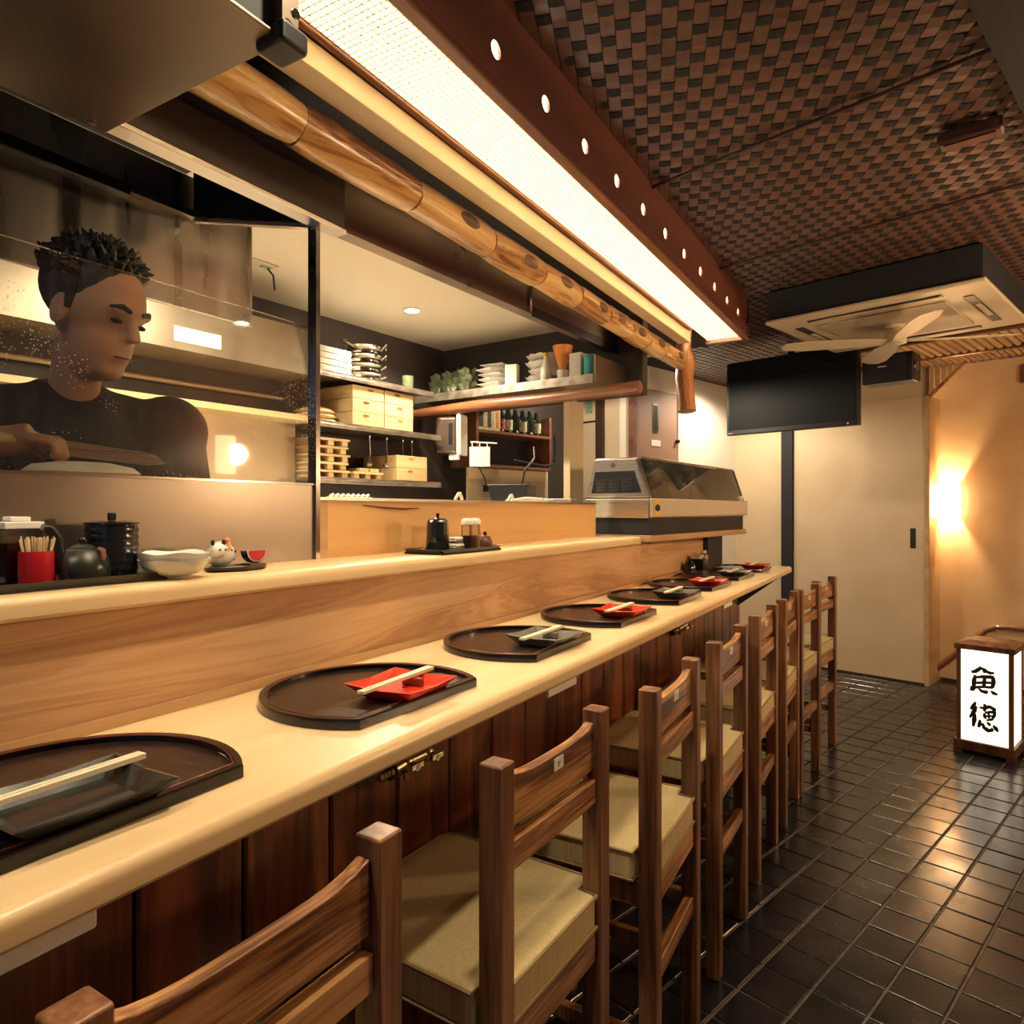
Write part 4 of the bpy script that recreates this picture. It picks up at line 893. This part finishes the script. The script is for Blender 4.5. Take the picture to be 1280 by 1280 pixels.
for q in (.86, .93): tag(MB().box(-.1, 0, -.03, .03, 0, .018).build('wood_block', 'boxwood', loc=K(.28, q, 1.588), rz=KA, bev=.002), 'thin pale wood block on serving stand, %s' % ('right one' if q < .9 else 'left one'), 'wood block', 'thin wood blocks')
# utensils hanging under the middle shelf
for i, v in enumerate((.86, .74, .62, .55)):
    t = kthing('hanging_ladle', 'steel ladle hanging under middle shelf, %s from the left' % ['first', 'second', 'third', 'fourth'][i], 'ladle', .24, v, 1.63, 'hanging ladles')
    MB().tube([(0, 0, .0), (.004, 0, .06), (0, 0, .13), (.006, 0, .145)], .004, 6).build('handle', 'chrome', t, smooth=True); MB().ell((0, 0, .0), (.018, .018, .014), 12, 8).build('bowl', 'chrome', t, smooth=True)
# taps / faucet on the kitchen side
for i, (x, y) in enumerate(((-1.45, 2.03), (-1.45, 2.40))):
    tag(MB().tube([(x, y, 1.2805), (x, y, 1.44), (x+.005, y+.012, 1.458), (x, y+.028, 1.46), (x, y+.04, 1.44), (x, y+.04, 1.40)], .006, 8).build('cup_hook', 'paper', smooth=True), 'white bent hook behind the kitchen board, %s' % ['left one', 'right one'][i], 'hook', 'white hooks')
fc = thing('kitchen_faucet', 'white bent faucet lying behind the kitchen board', 'faucet', (-1.5, 2.62, 1.33))
MB().tube([(0, -.12, .02), (0, -.10, .105), (0, .02, .115), (0, .16, .112), (0, .22, .085), (0, .23, .03)], .012, 10).build('spout', 'paper', fc, smooth=True)
MB().tube([(.02, -.10, .085), (.02, .02, .095), (.02, .15, .09), (.02, .19, .06)], .010, 10).build('lower_pipe', 'paper', fc, smooth=True)
MB().tube([(0, -.18, .06), (0, -.13, .08), (0, -.15, .11)], .008, 8).build('lever', 'chrome', fc, smooth=True)
cw = kthing('chopping_rack', 'white wire rack corner low behind the kitchen board', 'rack', .45, 1.15, 1.36)
for q in range(8): MB().cyl((0, -.14+q*.03, .10), (0, -.12+q*.03, .108), .006, n=6).build('wire', 'paper', cw)
MB().box(-.01, .01, -.15, .10, .085, .098).build('rack_bar', 'paper', cw)
for q in (-.14, .09): MB().cyl((0, q, -.0795), (0, q, .084), .006, n=6).build('leg', 'paper', cw)
# crockery on the dish shelf
zd = 2.0525
for i in range(9):
    col_, row = divmod(i, 3) if i < 6 else (2, i-6)
    big = (.056, .060, .062)[col_]
    tag(MB().lathe([(.022, 0), (.03, .004), (big*.8, .035), (big, .066), (big*.96, .066), (big*.72, .034), (.02, .008)], n=30, wob=lambda t_, r_, z_: (1+.10*math.sin(6*t_)*(z_ > .03), .008*math.cos(6*t_)*(z_ > .03))).build('leaf_bowl', 'greenglass', smooth=True, loc=K(.125+col_*.128, .20+.02*col_, zd+row*.038), rz=RND.random()),
        'green glass leaf bowl, %s row of the %s pile' % (['bottom', 'middle', 'top'][row], ['left', 'middle', 'right'][col_]), 'bowl', 'green leaf bowls')
for i in range(6):
    a = .098 + .006*math.sin(i*2.1)
    tag(MB().lathe([(a*.55, 0), (a*.6, .004), (a*1.1, .018), (a*1.12, .021), (a*.6, .009), (.002, .008)], n=4 if i % 2 else 6).build('white_plate', 'porcelain', loc=K(.56+.01*math.sin(i*3), .20, zd+i*.026), rz=KA+.78+RND.uniform(-.1, .1), bev=.001), 'white angular plate on dish shelf, number %s up the pile' % ['one', 'two', 'three', 'four', 'five', 'six'][i], 'plate', 'white plates on dish shelf')
tag(MB().box(-.035, .035, -.02, .02, 0, .12).build('white_plate_upright', 'porcelain', loc=K(.735, .30, zd), rz=KA+.2, bev=.004), 'white square dish standing upright between plate piles', 'dish')
for i in range(4):
    r = (.115, .10, .115, .11)[i]
    tag(MB().lathe([(.035, 0), (.04, .004), (r*.8, .025), (r, .048), (r*.96, .048), (r*.7, .024), (.002, .012)], n=36, wob=lambda t_, r_, z_: (1+.05*math.sin(12*t_)*(z_ > .02), .003*math.sin(12*t_)*(z_ > .02))).build('scalloped_bowl', 'porcelain', smooth=True, loc=K(.885, .19, zd+i*.038)), 'white scalloped bowl on dish shelf, %s of the pile' % ['bottom', 'second', 'third', 'top'][i], 'bowl', 'scalloped bowls')
t = kthing('small_bottle', 'small bottle of pale sauce with yellow cap on dish shelf', 'bottle', .953, .31, zd); MB().lathe([(.026, 0), (.028, .004), (.028, .07), (.012, .105), (.011, .135)], n=20).build('bottle_body', 'porcelain', t, smooth=True); MB().lathe([(.013, .1355), (.013, .153), (.001, .154)], n=16).build('cap', 'yellow', t, smooth=True)
t = kthing('brush_pot', 'glass pot holding an orange cone shaped whisk on dish shelf', 'pot', 1.03, .27, zd); MB().lathe([(.025, 0), (.032, .06), (.03, .06), (.024, .004), (.001, .004)], n=20).build('pot_body', 'porcelain', t, smooth=True); MB().lathe([(.012, .0), (.018, .06), (.05, .17), (.052, .185), (.001, .187)], n=20).build('cone', 'orange', t, smooth=True)
for i in range(4): tag(MB().lathe([(.035, 0), (.046, .006), (.048, .04), (.045, .04), (.04, .008), (.001, .008)], n=4).build('square_cup', 'porcelain', loc=K(1.115, .26, zd+i*.032), rz=KA+PI/4, bev=.004), 'white square cup on dish shelf, %s of the pile' % ['bottom', 'second', 'third', 'top'][i], 'cup', 'square cups')
t = kthing('teal_can', 'teal blue drink can at the end of dish shelf', 'can', 1.20, .29, zd); MB().lathe([(.028, 0), (.031, .005), (.031, .105), (.027, .112)], n=24).build('can_body', 'teal', t, smooth=True); MB().lathe([(.0265, .1121), (.026, .115), (.024, .1135), (.001, .1135)], n=24).build('can_lid', 'chrome', t, smooth=True)
# paper towel dispenser
t = thing('paper_towel_dispenser', 'grey paper towel dispenser with cream side on the kitchen wall', 'dispenser', (-2.275, 3.12, 1.715), math.radians(14))
MB().box(-.09, .045, 0, .10, 0, .21).build('housing', 'steeldull', t, bev=.02, seg=3); MB().box(.0455, .075, -.01, .11, -.01, .225).build('side_cover', 'porcelain', t, bev=.012)
MB().box(.0, .022, -.003, -.0002, .05, .17).build('window', 'black', t); MB().box(-.01, .05, .02, .05, -.035, -.0005).build('paper_towel', 'paper', t, bev=.006)
rr = tag(MB().tube([(-2.46, 3.30, 2.02), (-2.43, 3.27, 1.97), (-2.40, 3.25, 1.95)], [.02, .035, .04], 12).build('red_cap', 'redcup', smooth=True), 'red round object hanging in the dark kitchen corner', 'red cap')
# red brown cabinet with bottles
cab = thing('bottle_cabinet', 'red brown open wall cabinet with bottles and cartons', 'cabinet', (-2.29, 3.42, 0), TA + PI/2 + .02)
CL = .66
MB().box(0, .02, 0, .24, 1.66, 2.012).build('side_panel', 'cabwood', cab); MB().box(CL, CL+.02, 0, .24, 1.66, 2.012).build('side_panel', 'cabwood', cab)
MB().box(.0205, CL-.0005, 0, .24, 1.87, 1.887).build('shelf_board', 'cabwood', cab); MB().box(.0205, CL-.0005, 0, .24, 1.66, 1.677).build('shelf_board', 'cabwood', cab); MB().box(.0205, CL-.0005, .2205, .24, 1.6775, 2.012).build('back_panel', 'blackm', cab)
CM = Matrix.Translation((-2.29, 3.42, 0)) @ Matrix.Rotation(TA + PI/2 + .02, 4, 'Z')
for i in range(9):
    x = .060 + i*.067; p = CM @ Vector((x, .06, 1.8875))
    if i in (0, 1, 2):
        t = thing('drink_carton', 'printed paper drink carton on cabinet shelf, %s from the left' % ['first', 'second', 'third'][i], 'carton', p, TA+PI/2+.02, 'cartons in the cabinet')
        MB().box(-.031, .031, -.035, .035, 0, .145).build('carton_body', 'carton', t); MB().box(-.02+.01*i, .02, -.0365, -.0352, .02, .12).build('printed_mark', 'ink' if i < 2 else 'orange', t)
    else:
        t = thing('sake_bottle', 'dark sake bottle on cabinet shelf, %s bottle from the left' % ['first', 'second', 'third', 'fourth', 'fifth', 'sixth'][i-3], 'bottle', p, 0, 'sake bottles')
        MB().lathe([(.029, 0), (.030, .004), (.030, .10), (.015, .135), (.014, .16)], n=16).build('bottle_body', 'bottle', t, smooth=True); MB().lathe([(.0306, .02), (.0306, .085)], n=16).build('paper_label', ['redlabel', 'label', 'bottle', 'label', 'bottle', 'label'][i-3], t, smooth=True)
# lower end: backing panel, outlet, tag, printer, cable
struct(MB().box(-.02, .70, .05, .07, .9, 1.655).build('wall_splashback', 'wall', loc=(-2.29, 3.42, 0), rz=TA+PI/2+.02))
t = thing('wall_outlet', 'double wall outlet with plug below the cabinet', 'outlet', CM @ Vector((.12, .047, 1.48)), TA+PI/2+.02); MB().box(-.06, .06, -.008, 0, 0, .10).build('cover_plate', 'acgrey', t, bev=.003); MB().box(-.03, .0, -.03, -.0085, .03, .07).build('plug', 'black', t, bev=.003); MB().tube([(-.015, -.03, .05), (-.05, -.04, .12), (-.09, -.02, .2)], .004, 6).build('cord', 'black', t, smooth=True)
t = thing('hanging_tag', 'white paper sheet clipped to hanging rack in kitchen', 'paper sheet', (-2.02, 3.05, 1.63), math.radians(25)); MB().box(-.055, .055, -.002, 0, 0, .105).build('sheet', 'paper', t)
for q in (-.04, 0, .04): MB().cyl((q, 0, .1052), (q, 0, .13), .003, n=6).build('clip', 'paper', t)
MB().cyl((-.05, 0, .132), (.09, .02, .125), .004, n=6).build('hanger_bar', 'paper', t)
t = thing('order_printer', 'black angular order printer behind the kitchen board', 'printer', (-1.78, 3.05, 1.2805), math.radians(10)); MB().add([(-.09,-.06,0),(.05,-.06,0),(.05,.08,0),(-.09,.08,0),(-.15,-.06,.249),(.07,-.06,.249),(.07,.08,.249),(-.15,.08,.249)], [(3,2,1,0),(4,5,6,7),(0,1,5,4),(1,2,6,5),(2,3,7,6),(3,0,4,7)]).build('printer_body', 'black', t, bev=.004)
MB().tube([(.0, .05, .2495), (.01, .06, .32), (.06, .08, .39), (.05, .1, .45)], .006, 6).build('stand_arm', 'black', t, smooth=True)
tag(MB().tube([CM @ Vector((.30, -.01, 1.71)), CM @ Vector((.45, -.04, 1.690)), CM @ Vector((.58, -.03, 1.685)), CM @ Vector((.67, -.03, 1.70)), CM @ Vector((.70, -.02, 1.78)), CM @ Vector((.71, 0, 1.9))], .010, 8).build('cable_bundle', 'black', smooth=True), 'bundle of black cables along the cabinet bottom', 'cable')
tag(MB().box(-1.62, -1.40, 2.888, 2.945, 1.2805, 1.452).build('steel_tray', 'shelfsteel', bev=.004), 'shallow steel tray edge left of the display case', 'tray')
# kitchen back strip seen through the glass
bs = kthing('kitchen_wall_units', 'steel faced wall units behind the chef with white sticker', 'wall unit', 0, 0, 0)
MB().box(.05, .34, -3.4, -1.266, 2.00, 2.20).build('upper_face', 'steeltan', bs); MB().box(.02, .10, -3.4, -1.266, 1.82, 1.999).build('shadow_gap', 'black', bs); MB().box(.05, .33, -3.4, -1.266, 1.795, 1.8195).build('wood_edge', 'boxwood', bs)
MB().box(.02, .18, -3.4, -1.266, .9, 1.7945).build('splash_panel', 'steeltan', bs); MB().box(.3405, .342, -1.93, -1.74, 2.03, 2.085).build('white_sticker', 'paper', bs); MB().cyl((.13, -3.3, 1.915), (.13, -1.3, 1.915), .012).build('pipe', 'steeldull', bs)
ot = kthing('ceiling_outlet', 'cream ceiling outlet plate with a hanging cord in the kitchen', 'outlet', .4, 1.60, 2.392)
MB().box(-.035, .035, -.06, .06, 0, .0075).build('plate', 'acwhite', ot, bev=.003); MB().box(-.012, .012, .0, .04, -.004, -.0003).build('socket', 'greensign', ot); MB().tube([(0, .03, -.005), (.01, .05, -.03), (.012, .055, -.09)], .004, 6).build('cord', 'black', ot, smooth=True)
for i, (x, y, pw) in enumerate(((-2.18, 2.68, 95), (-1.95, 1.45, 90), (-1.98, 4.15, 60))):
    t = thing('kitchen_downlight', 'round recessed downlight in the kitchen ceiling, %s' % ['near the far dish shelf', 'above the chef', 'before the panelled wall'][i], 'downlight', (x, y, 2.392), 0, 'kitchen downlights')
    MB().lathe([(.045, .007), (.045, 0), (.036, 0), (.036, .007)], n=24).build('ring', 'paper', t, smooth=True); MB().lathe([(.035, .002), (.035, .006)], n=24).build('lens', 'lens', t)
    l_ = light('kitchen_downlight_lamp', 'SPOT', (x, y, 2.385), pw, (1, .84, .60), spot_size=2.7 if i < 2 else 3.1, spot_blend=.6 if i < 2 else .15, shadow_soft_size=.04)
# ================================================================= CHEF
def chef():
    B = Vector((-1.60, .79, 0)); mb = MB(); fw = Vector((.88, -.30, 0)).normalized(); sd = Vector((-fw.y, fw.x, 0))   # sd: his left
    P = lambda f, s, z: tuple(B + fw*f + sd*s + Vector((0, 0, z)))
    hx = Vector((-1.470, .775, 1.80)); hd_ = Vector((.80, .25, -.25)).normalized()
    # skin: head, neck, arms, hands, core of the body
    yaw = math.atan2(hd_.y, hd_.x); HM = Matrix.Translation(hx) @ Matrix.Rotation(yaw, 4, 'Z') @ Matrix.Rotation(.30, 4, 'Y')
    mb.ell((0, 0, .03), (.098, .078, .098), 24, 16, HM); mb.ell((.028, 0, -.045), (.066, .060, .085), 24, 16, HM)
    mb.ell((.062, 0, -.095), (.030, .034, .026), 16, 10, HM)                         # chin
    mb.tube([HM @ Vector((.090, 0, .020)), HM @ Vector((.106, 0, -.012)), HM @ Vector((.110, 0, -.030))], [.008, .012, .014], 10)   # nose
    mb.ell((.088, 0, -.066), (.012, .024, .008), 12, 8, HM)                         # lips
    mb.ell((.086, 0, .026), (.016, .055, .012), 14, 8, HM)                          # brow
    for s in (-1, 1): mb.ell((-.006, s*.080, -.006), (.020, .010, .032), 12, 8, HM)
    nb = P(.02, 0, 1.60); mb.tube([HM @ Vector((-.02, 0, -.05)), nb], [.046, .050], 14)
    mb.tube([nb, P(-.02, 0, 1.45), P(-.06, 0, 1.2), P(-.06, 0, 1.05)], [.07, .13, .13, .14], 16)
    R_sh, R_el, R_wr = P(.0, -.20, 1.585), P(.06, -.30, 1.36), (-1.475, .585, 1.515)
    L_sh, L_el, L_wr = P(.0, .20, 1.585), P(.02, .245, 1.33), (-1.43, .93, 1.40)
    arms = ((R_sh, R_el, R_wr), (L_sh, L_el, L_wr))
    for a in arms: mb.tube([a[0], a[1]], [.045, .036], 12); mb.tube([a[1], a[2]], [.036, .025], 12)
    for s in (-1, 1): mb.tube([P(-.06, s*.09, 1.06), P(-.05, s*.10, .62), P(-.08, s*.10, .18)], [.075, .05, .035], 12); mb.tube([P(-.08, s*.10, .14), P(.10, s*.11, .125)], [.035, .03], 10)
    def hand(wr, palm, fdir, up, curl):
        wr, palm, fdir, up = map(Vector, (wr, palm, fdir, up)); fdir.normalize(); across = fdir.cross(up).normalized()
        mb.tube([wr, (wr+palm)/2, palm + fdir*.03], [.022, .030, .028], 12)
        for k_, ln in enumerate((.070, .080, .075, .060)):
            b0 = palm + fdir*.040 + across*((k_-1.5)*.019); d1 = (fdir + up*-.3*curl).normalized(); d2 = (fdir*.2 - up*curl).normalized(); d3 = (-fdir*.7 - up*.6*curl).normalized()
            p1 = b0 + d1*ln*.45; p2 = p1 + d2*ln*.35; p3 = p2 + d3*ln*.25
            mb.tube([b0 - fdir*.02, p1, p2, p3], [.0105, .0095, .0088, .0075], 8)
        q = palm + across*-.032; mb.tube([wr*.4+palm*.6, q + fdir*.012, q + fdir*.030 - up*.03, q + fdir*.045 - up*.042 + across*.012], [.014, .012, .0105, .009], 8)
    hand(R_wr, (-1.450, .620, 1.535), (.55, .75, .05), (.1, -.1, 1), 1.0); hand(L_wr, (-1.40, .905, 1.42), (.3, -.9, .1), (.2, 0, 1), .5)
    body = mb.build('person', 'skin'); tag(body, 'cook in black shirt holding a knife behind the glass screen', 'person')
    rm = body.modifiers.new('remesh', 'REMESH'); rm.mode = 'VOXEL'; rm.voxel_size = .006; rm.use_smooth_shade = True
    sm = body.modifiers.new('smooth', 'SMOOTH'); sm.iterations = 4
    def soft(mb2, name, mat, vs=.008, it=6):
        o = mb2.build(name, mat, body); r = o.modifiers.new('remesh', 'REMESH'); r.mode = 'VOXEL'; r.voxel_size = vs; r.use_smooth_shade = True; s = o.modifiers.new('smooth', 'SMOOTH'); s.iterations = it; return o
    s = MB(); s.tube([P(.02, 0, 1.675), P(.01, 0, 1.64), P(-.02, 0, 1.55), P(-.03, 0, 1.40), P(-.05, 0, 1.15), P(-.05, 0, .98)], [.066, .085, .155, .175, .165, .18], 20)
    s.tube([P(-.01, -.19, 1.575), P(-.01, 0, 1.60), P(-.01, .19, 1.575)], [.075, .085, .075], 14)
    for a in arms: s.ell(a[0], (.088, .088, .085)); s.ell(a[1], (.062, .062, .062)); s.tube([a[0], a[1]], [.078, .062], 14); m_ = Vector(a[1])*.45 + Vector(a[2])*.55; s.tube([a[1], m_], [.062, .048], 14)
    s.tube([P(-.03, -.075, 1.66), P(.04, -.05, 1.635), P(.085, -.005, 1.575)], [.014, .016, .012], 8); s.tube([P(-.03, .075, 1.66), P(.04, .05, 1.635), P(.085, .005, 1.575)], [.014, .016, .012], 8); s.tube([P(-.03, -.075, 1.66), P(-.07, 0, 1.665), P(-.03, .075, 1.66)], [.014, .016, .014], 8)
    soft(s, 'shirt', 'shirt')
    s = MB(); s.tube([P(-.05, 0, 1.06), P(-.06, 0, .9)], [.175, .16], 18)
    for q in (-1, 1): s.tube([P(-.06, q*.085, .95), P(-.05, q*.10, .62), P(-.08, q*.10, .20)], [.095, .075, .06], 14)
    soft(s, 'trousers', 'shirt', .012)
    for q in (-1, 1): MB().ell(P(.03, q*.11, .135), (.12, .055, .04), 14, 8).build('shoe', 'blackm', body, smooth=True)
    hr_ = MB(); hr_.ell((-.022, 0, .055), (.102, .088, .092), 24, 16, HM)
    for k_ in range(420):
        a = RND.uniform(0, 2*PI); e = RND.uniform(.12, 1.45); n_ = Vector((math.cos(a)*math.cos(e), math.sin(a)*math.cos(e), math.sin(e)))
        if n_.x > .35 and n_.z < .55: continue
        p = Vector((-.020 + n_.x*.094, n_.y*.082, .052 + n_.z*.086)); q = p + n_*.022 + Vector((RND.uniform(-.012, .016), RND.uniform(-.014, .014), RND.uniform(-.006, .012)))
        hr_.tube([HM @ p, HM @ ((p+q)/2 + n_*.004), HM @ q], [.010, .007, .002], 6)
    for s_ in (-1, 1): hr_.tube([HM @ Vector((.012, s_*.076, .05)), HM @ Vector((.012, s_*.078, .0))], [.014, .006], 8)
    hr_.build('hair', 'hair', body, smooth=True)
    for s_ in (-1, 1):
        MB().ell((.086, s_*.031, .004), (.0105, .012, .0055), 12, 8, HM).build('eye', 'ink', body, smooth=True)
        MB().tube([HM @ Vector((.098, s_*.014, .028)), HM @ Vector((.096, s_*.034, .034)), HM @ Vector((.083, s_*.052, .028))], [.005, .006, .003], 8).build('eyebrow', 'hair', body, smooth=True)
    MB().tube([HM @ Vector((.095, -.022, -.066)), HM @ Vector((.1005, 0, -.065)), HM @ Vector((.095, .022, -.066))], .0022, 6).build('mouth_line', 'rimred', body, smooth=True)
chef()
wk = thing('work_board', 'pale work board behind the splash screen under the dough', 'board', (-1.35, .80, 1.418)); MB().box(-.055, .055, -.45, .32, 0, .045).build('board_plank', 'boxwood', wk, bev=.004)
tag(MB().lathe([(.085, 0), (.10, .006), (.085, .018), (.04, .026), (.002, .027)], n=28, sx=.42, sy=1.0, wob=lambda t_, r, z: (1+.08*math.sin(3*t_)+.05*math.sin(7*t_), 0)).build('dough_slab', 'dough', smooth=True, loc=(-1.352, .70, 1.4635)), 'flat white slab of food on the board before the cook', 'food')
t = thing('kitchen_knife', 'long steel kitchen knife held by the cook', 'knife', (-1.425, .655, 1.525))
v = Vector((.030, .15, -.012)); nrm = v.normalized()
MB().tube([-nrm*.07, nrm*.03], [.012, .011], 10).build('handle', 'boxwood', t, smooth=True)
up_ = Vector((.1, -.1, .9)); up_ = (up_ - nrm*up_.dot(nrm)).normalized(); sd_ = nrm.cross(up_)*.0012
bl = [nrm*.031 + up_*.012, nrm*.20 + up_*.008, nrm*.225 - up_*.010, nrm*.19 - up_*.018, nrm*.031 - up_*.018]
MB().add([p - sd_ for p in bl] + [p + sd_ for p in bl], [(4,3,2,1,0), (5,6,7,8,9)] + [(i, (i+1) % 5, 5+(i+1) % 5, 5+i) for i in range(5)]).build('blade', 'steel', t)
# ================================================================= ROOM LAMPS
for i, (s, d, pw) in enumerate(((1.75, -1.5, 30), (1.80, -3.1, 58))):
    t = thing('wall_sconce', 'half-round sconce on the right wall, %s' % ['nearer the alcove', 'nearer the entrance'][i], 'wall lamp', T(2.148, d, 1.75), TA + PI/2*-1)
    MB().add(vs, [(i_, i_+1, 2*m+i_+1, 2*m+i_) for i_ in range(n)] + [(m+i_+1, m+i_, 3*m+i_, 3*m+i_+1) for i_ in range(n)]).build('shade', 'louver', t, smooth=True) if False else MB().cyl((0, -.05, -.12), (0, -.05, .12), .06, cap=False).build('shade', 'lampdim', t, smooth=True)
    light('right_sconce_bulb', 'POINT', T(2.02, d, 1.75), pw, WARM, shadow_soft_size=.06)
t = thing('ceiling_downlight', 'round recessed downlight above the second stool', 'downlight', (-.42, .80, ZC-.012), 0, 'aisle downlights')
MB().lathe([(.05, .006), (.05, 0), (.04, 0), (.04, .006)], n=20).build('ring', 'paper', t, smooth=True); MB().lathe([(.039, .002), (.039, .005)], n=20).build('lens', 'lens', t)
light('stool_downlight_lamp', 'SPOT', (-.42, .80, ZC-.03), 42, (1, .80, .52), spot_size=1.9, spot_blend=.6, shadow_soft_size=.035)
for i, (s, d) in enumerate(((1.75, -5.2), (1.9, -3.2), (.30, -4.6))):  # fill lamps added out of view over the aisle, built as downlights
    p = T(s, d, ZC-.012)
    if i < 2:
        t = thing('ceiling_downlight', 'added unseen fill downlight over the aisle, %s' % ['nearest the entrance', 'by the right wall'][i], 'downlight', p, 0, 'aisle downlights')
        MB().lathe([(.05, .006), (.05, 0), (.04, 0), (.04, .006)], n=20).build('ring', 'paper', t, smooth=True); MB().lathe([(.039, .002), (.039, .005)], n=20).build('lens', 'lens', t)
        l_ = light('aisle_fill_lamp', 'SPOT', p - Vector((0, 0, 0.02)), 7, WARM, spot_size=2.4, spot_blend=.5, shadow_soft_size=.05)
pl_ = thing('passage_ceiling_light', 'round ceiling light in the bright passage', 'ceiling light', T(-1.1, .55, ZC+.04)); MB().lathe([(.12, 0), (.13, -.01), (.10, -.04), (.01, -.05)], n=24).build('dome', 'lens', pl_, smooth=True)
light('passage_lamp', 'POINT', T(-1.15, .55, 2.35), 80, (1, .84, .62), shadow_soft_size=.1)
t = thing('ceiling_downlight', 'added downlight before the brown door, brightening the passage wall', 'downlight', T(-1.22, -.75, ZC-.012), 0, 'aisle downlights')  # lamp added to brighten the white passage wall
MB().lathe([(.05, .006), (.05, 0), (.04, 0), (.04, .006)], n=20).build('ring', 'paper', t, smooth=True); MB().lathe([(.039, .002), (.039, .005)], n=20).build('lens', 'lens', t)
light('door_fill_lamp', 'SPOT', T(-1.22, -.75, ZC-.03), 60, (1, .84, .62), spot_size=2.8, spot_blend=.5, shadow_soft_size=.05)
wt = thing('bounce_worktop', 'unseen worktop behind the wooden board, added white to bounce light upward', 'worktop', (0, 0, 0))  # added surface, white so the downlights bounce onto the kitchen ceiling
MB().box(-2.46, -1.46, 2.881, 3.20, 1.24, 1.28).build('worktop_return', 'paper', wt, bev=.004); MB().box(-2.46, -1.345, 1.27, 2.88, 1.24, 1.28).build('worktop_slab', 'paper', wt, bev=.004); MB().box(-2.48, -1.37, 1.29, 2.86, .1005, 1.2395).build('worktop_base', 'steeldull', wt)
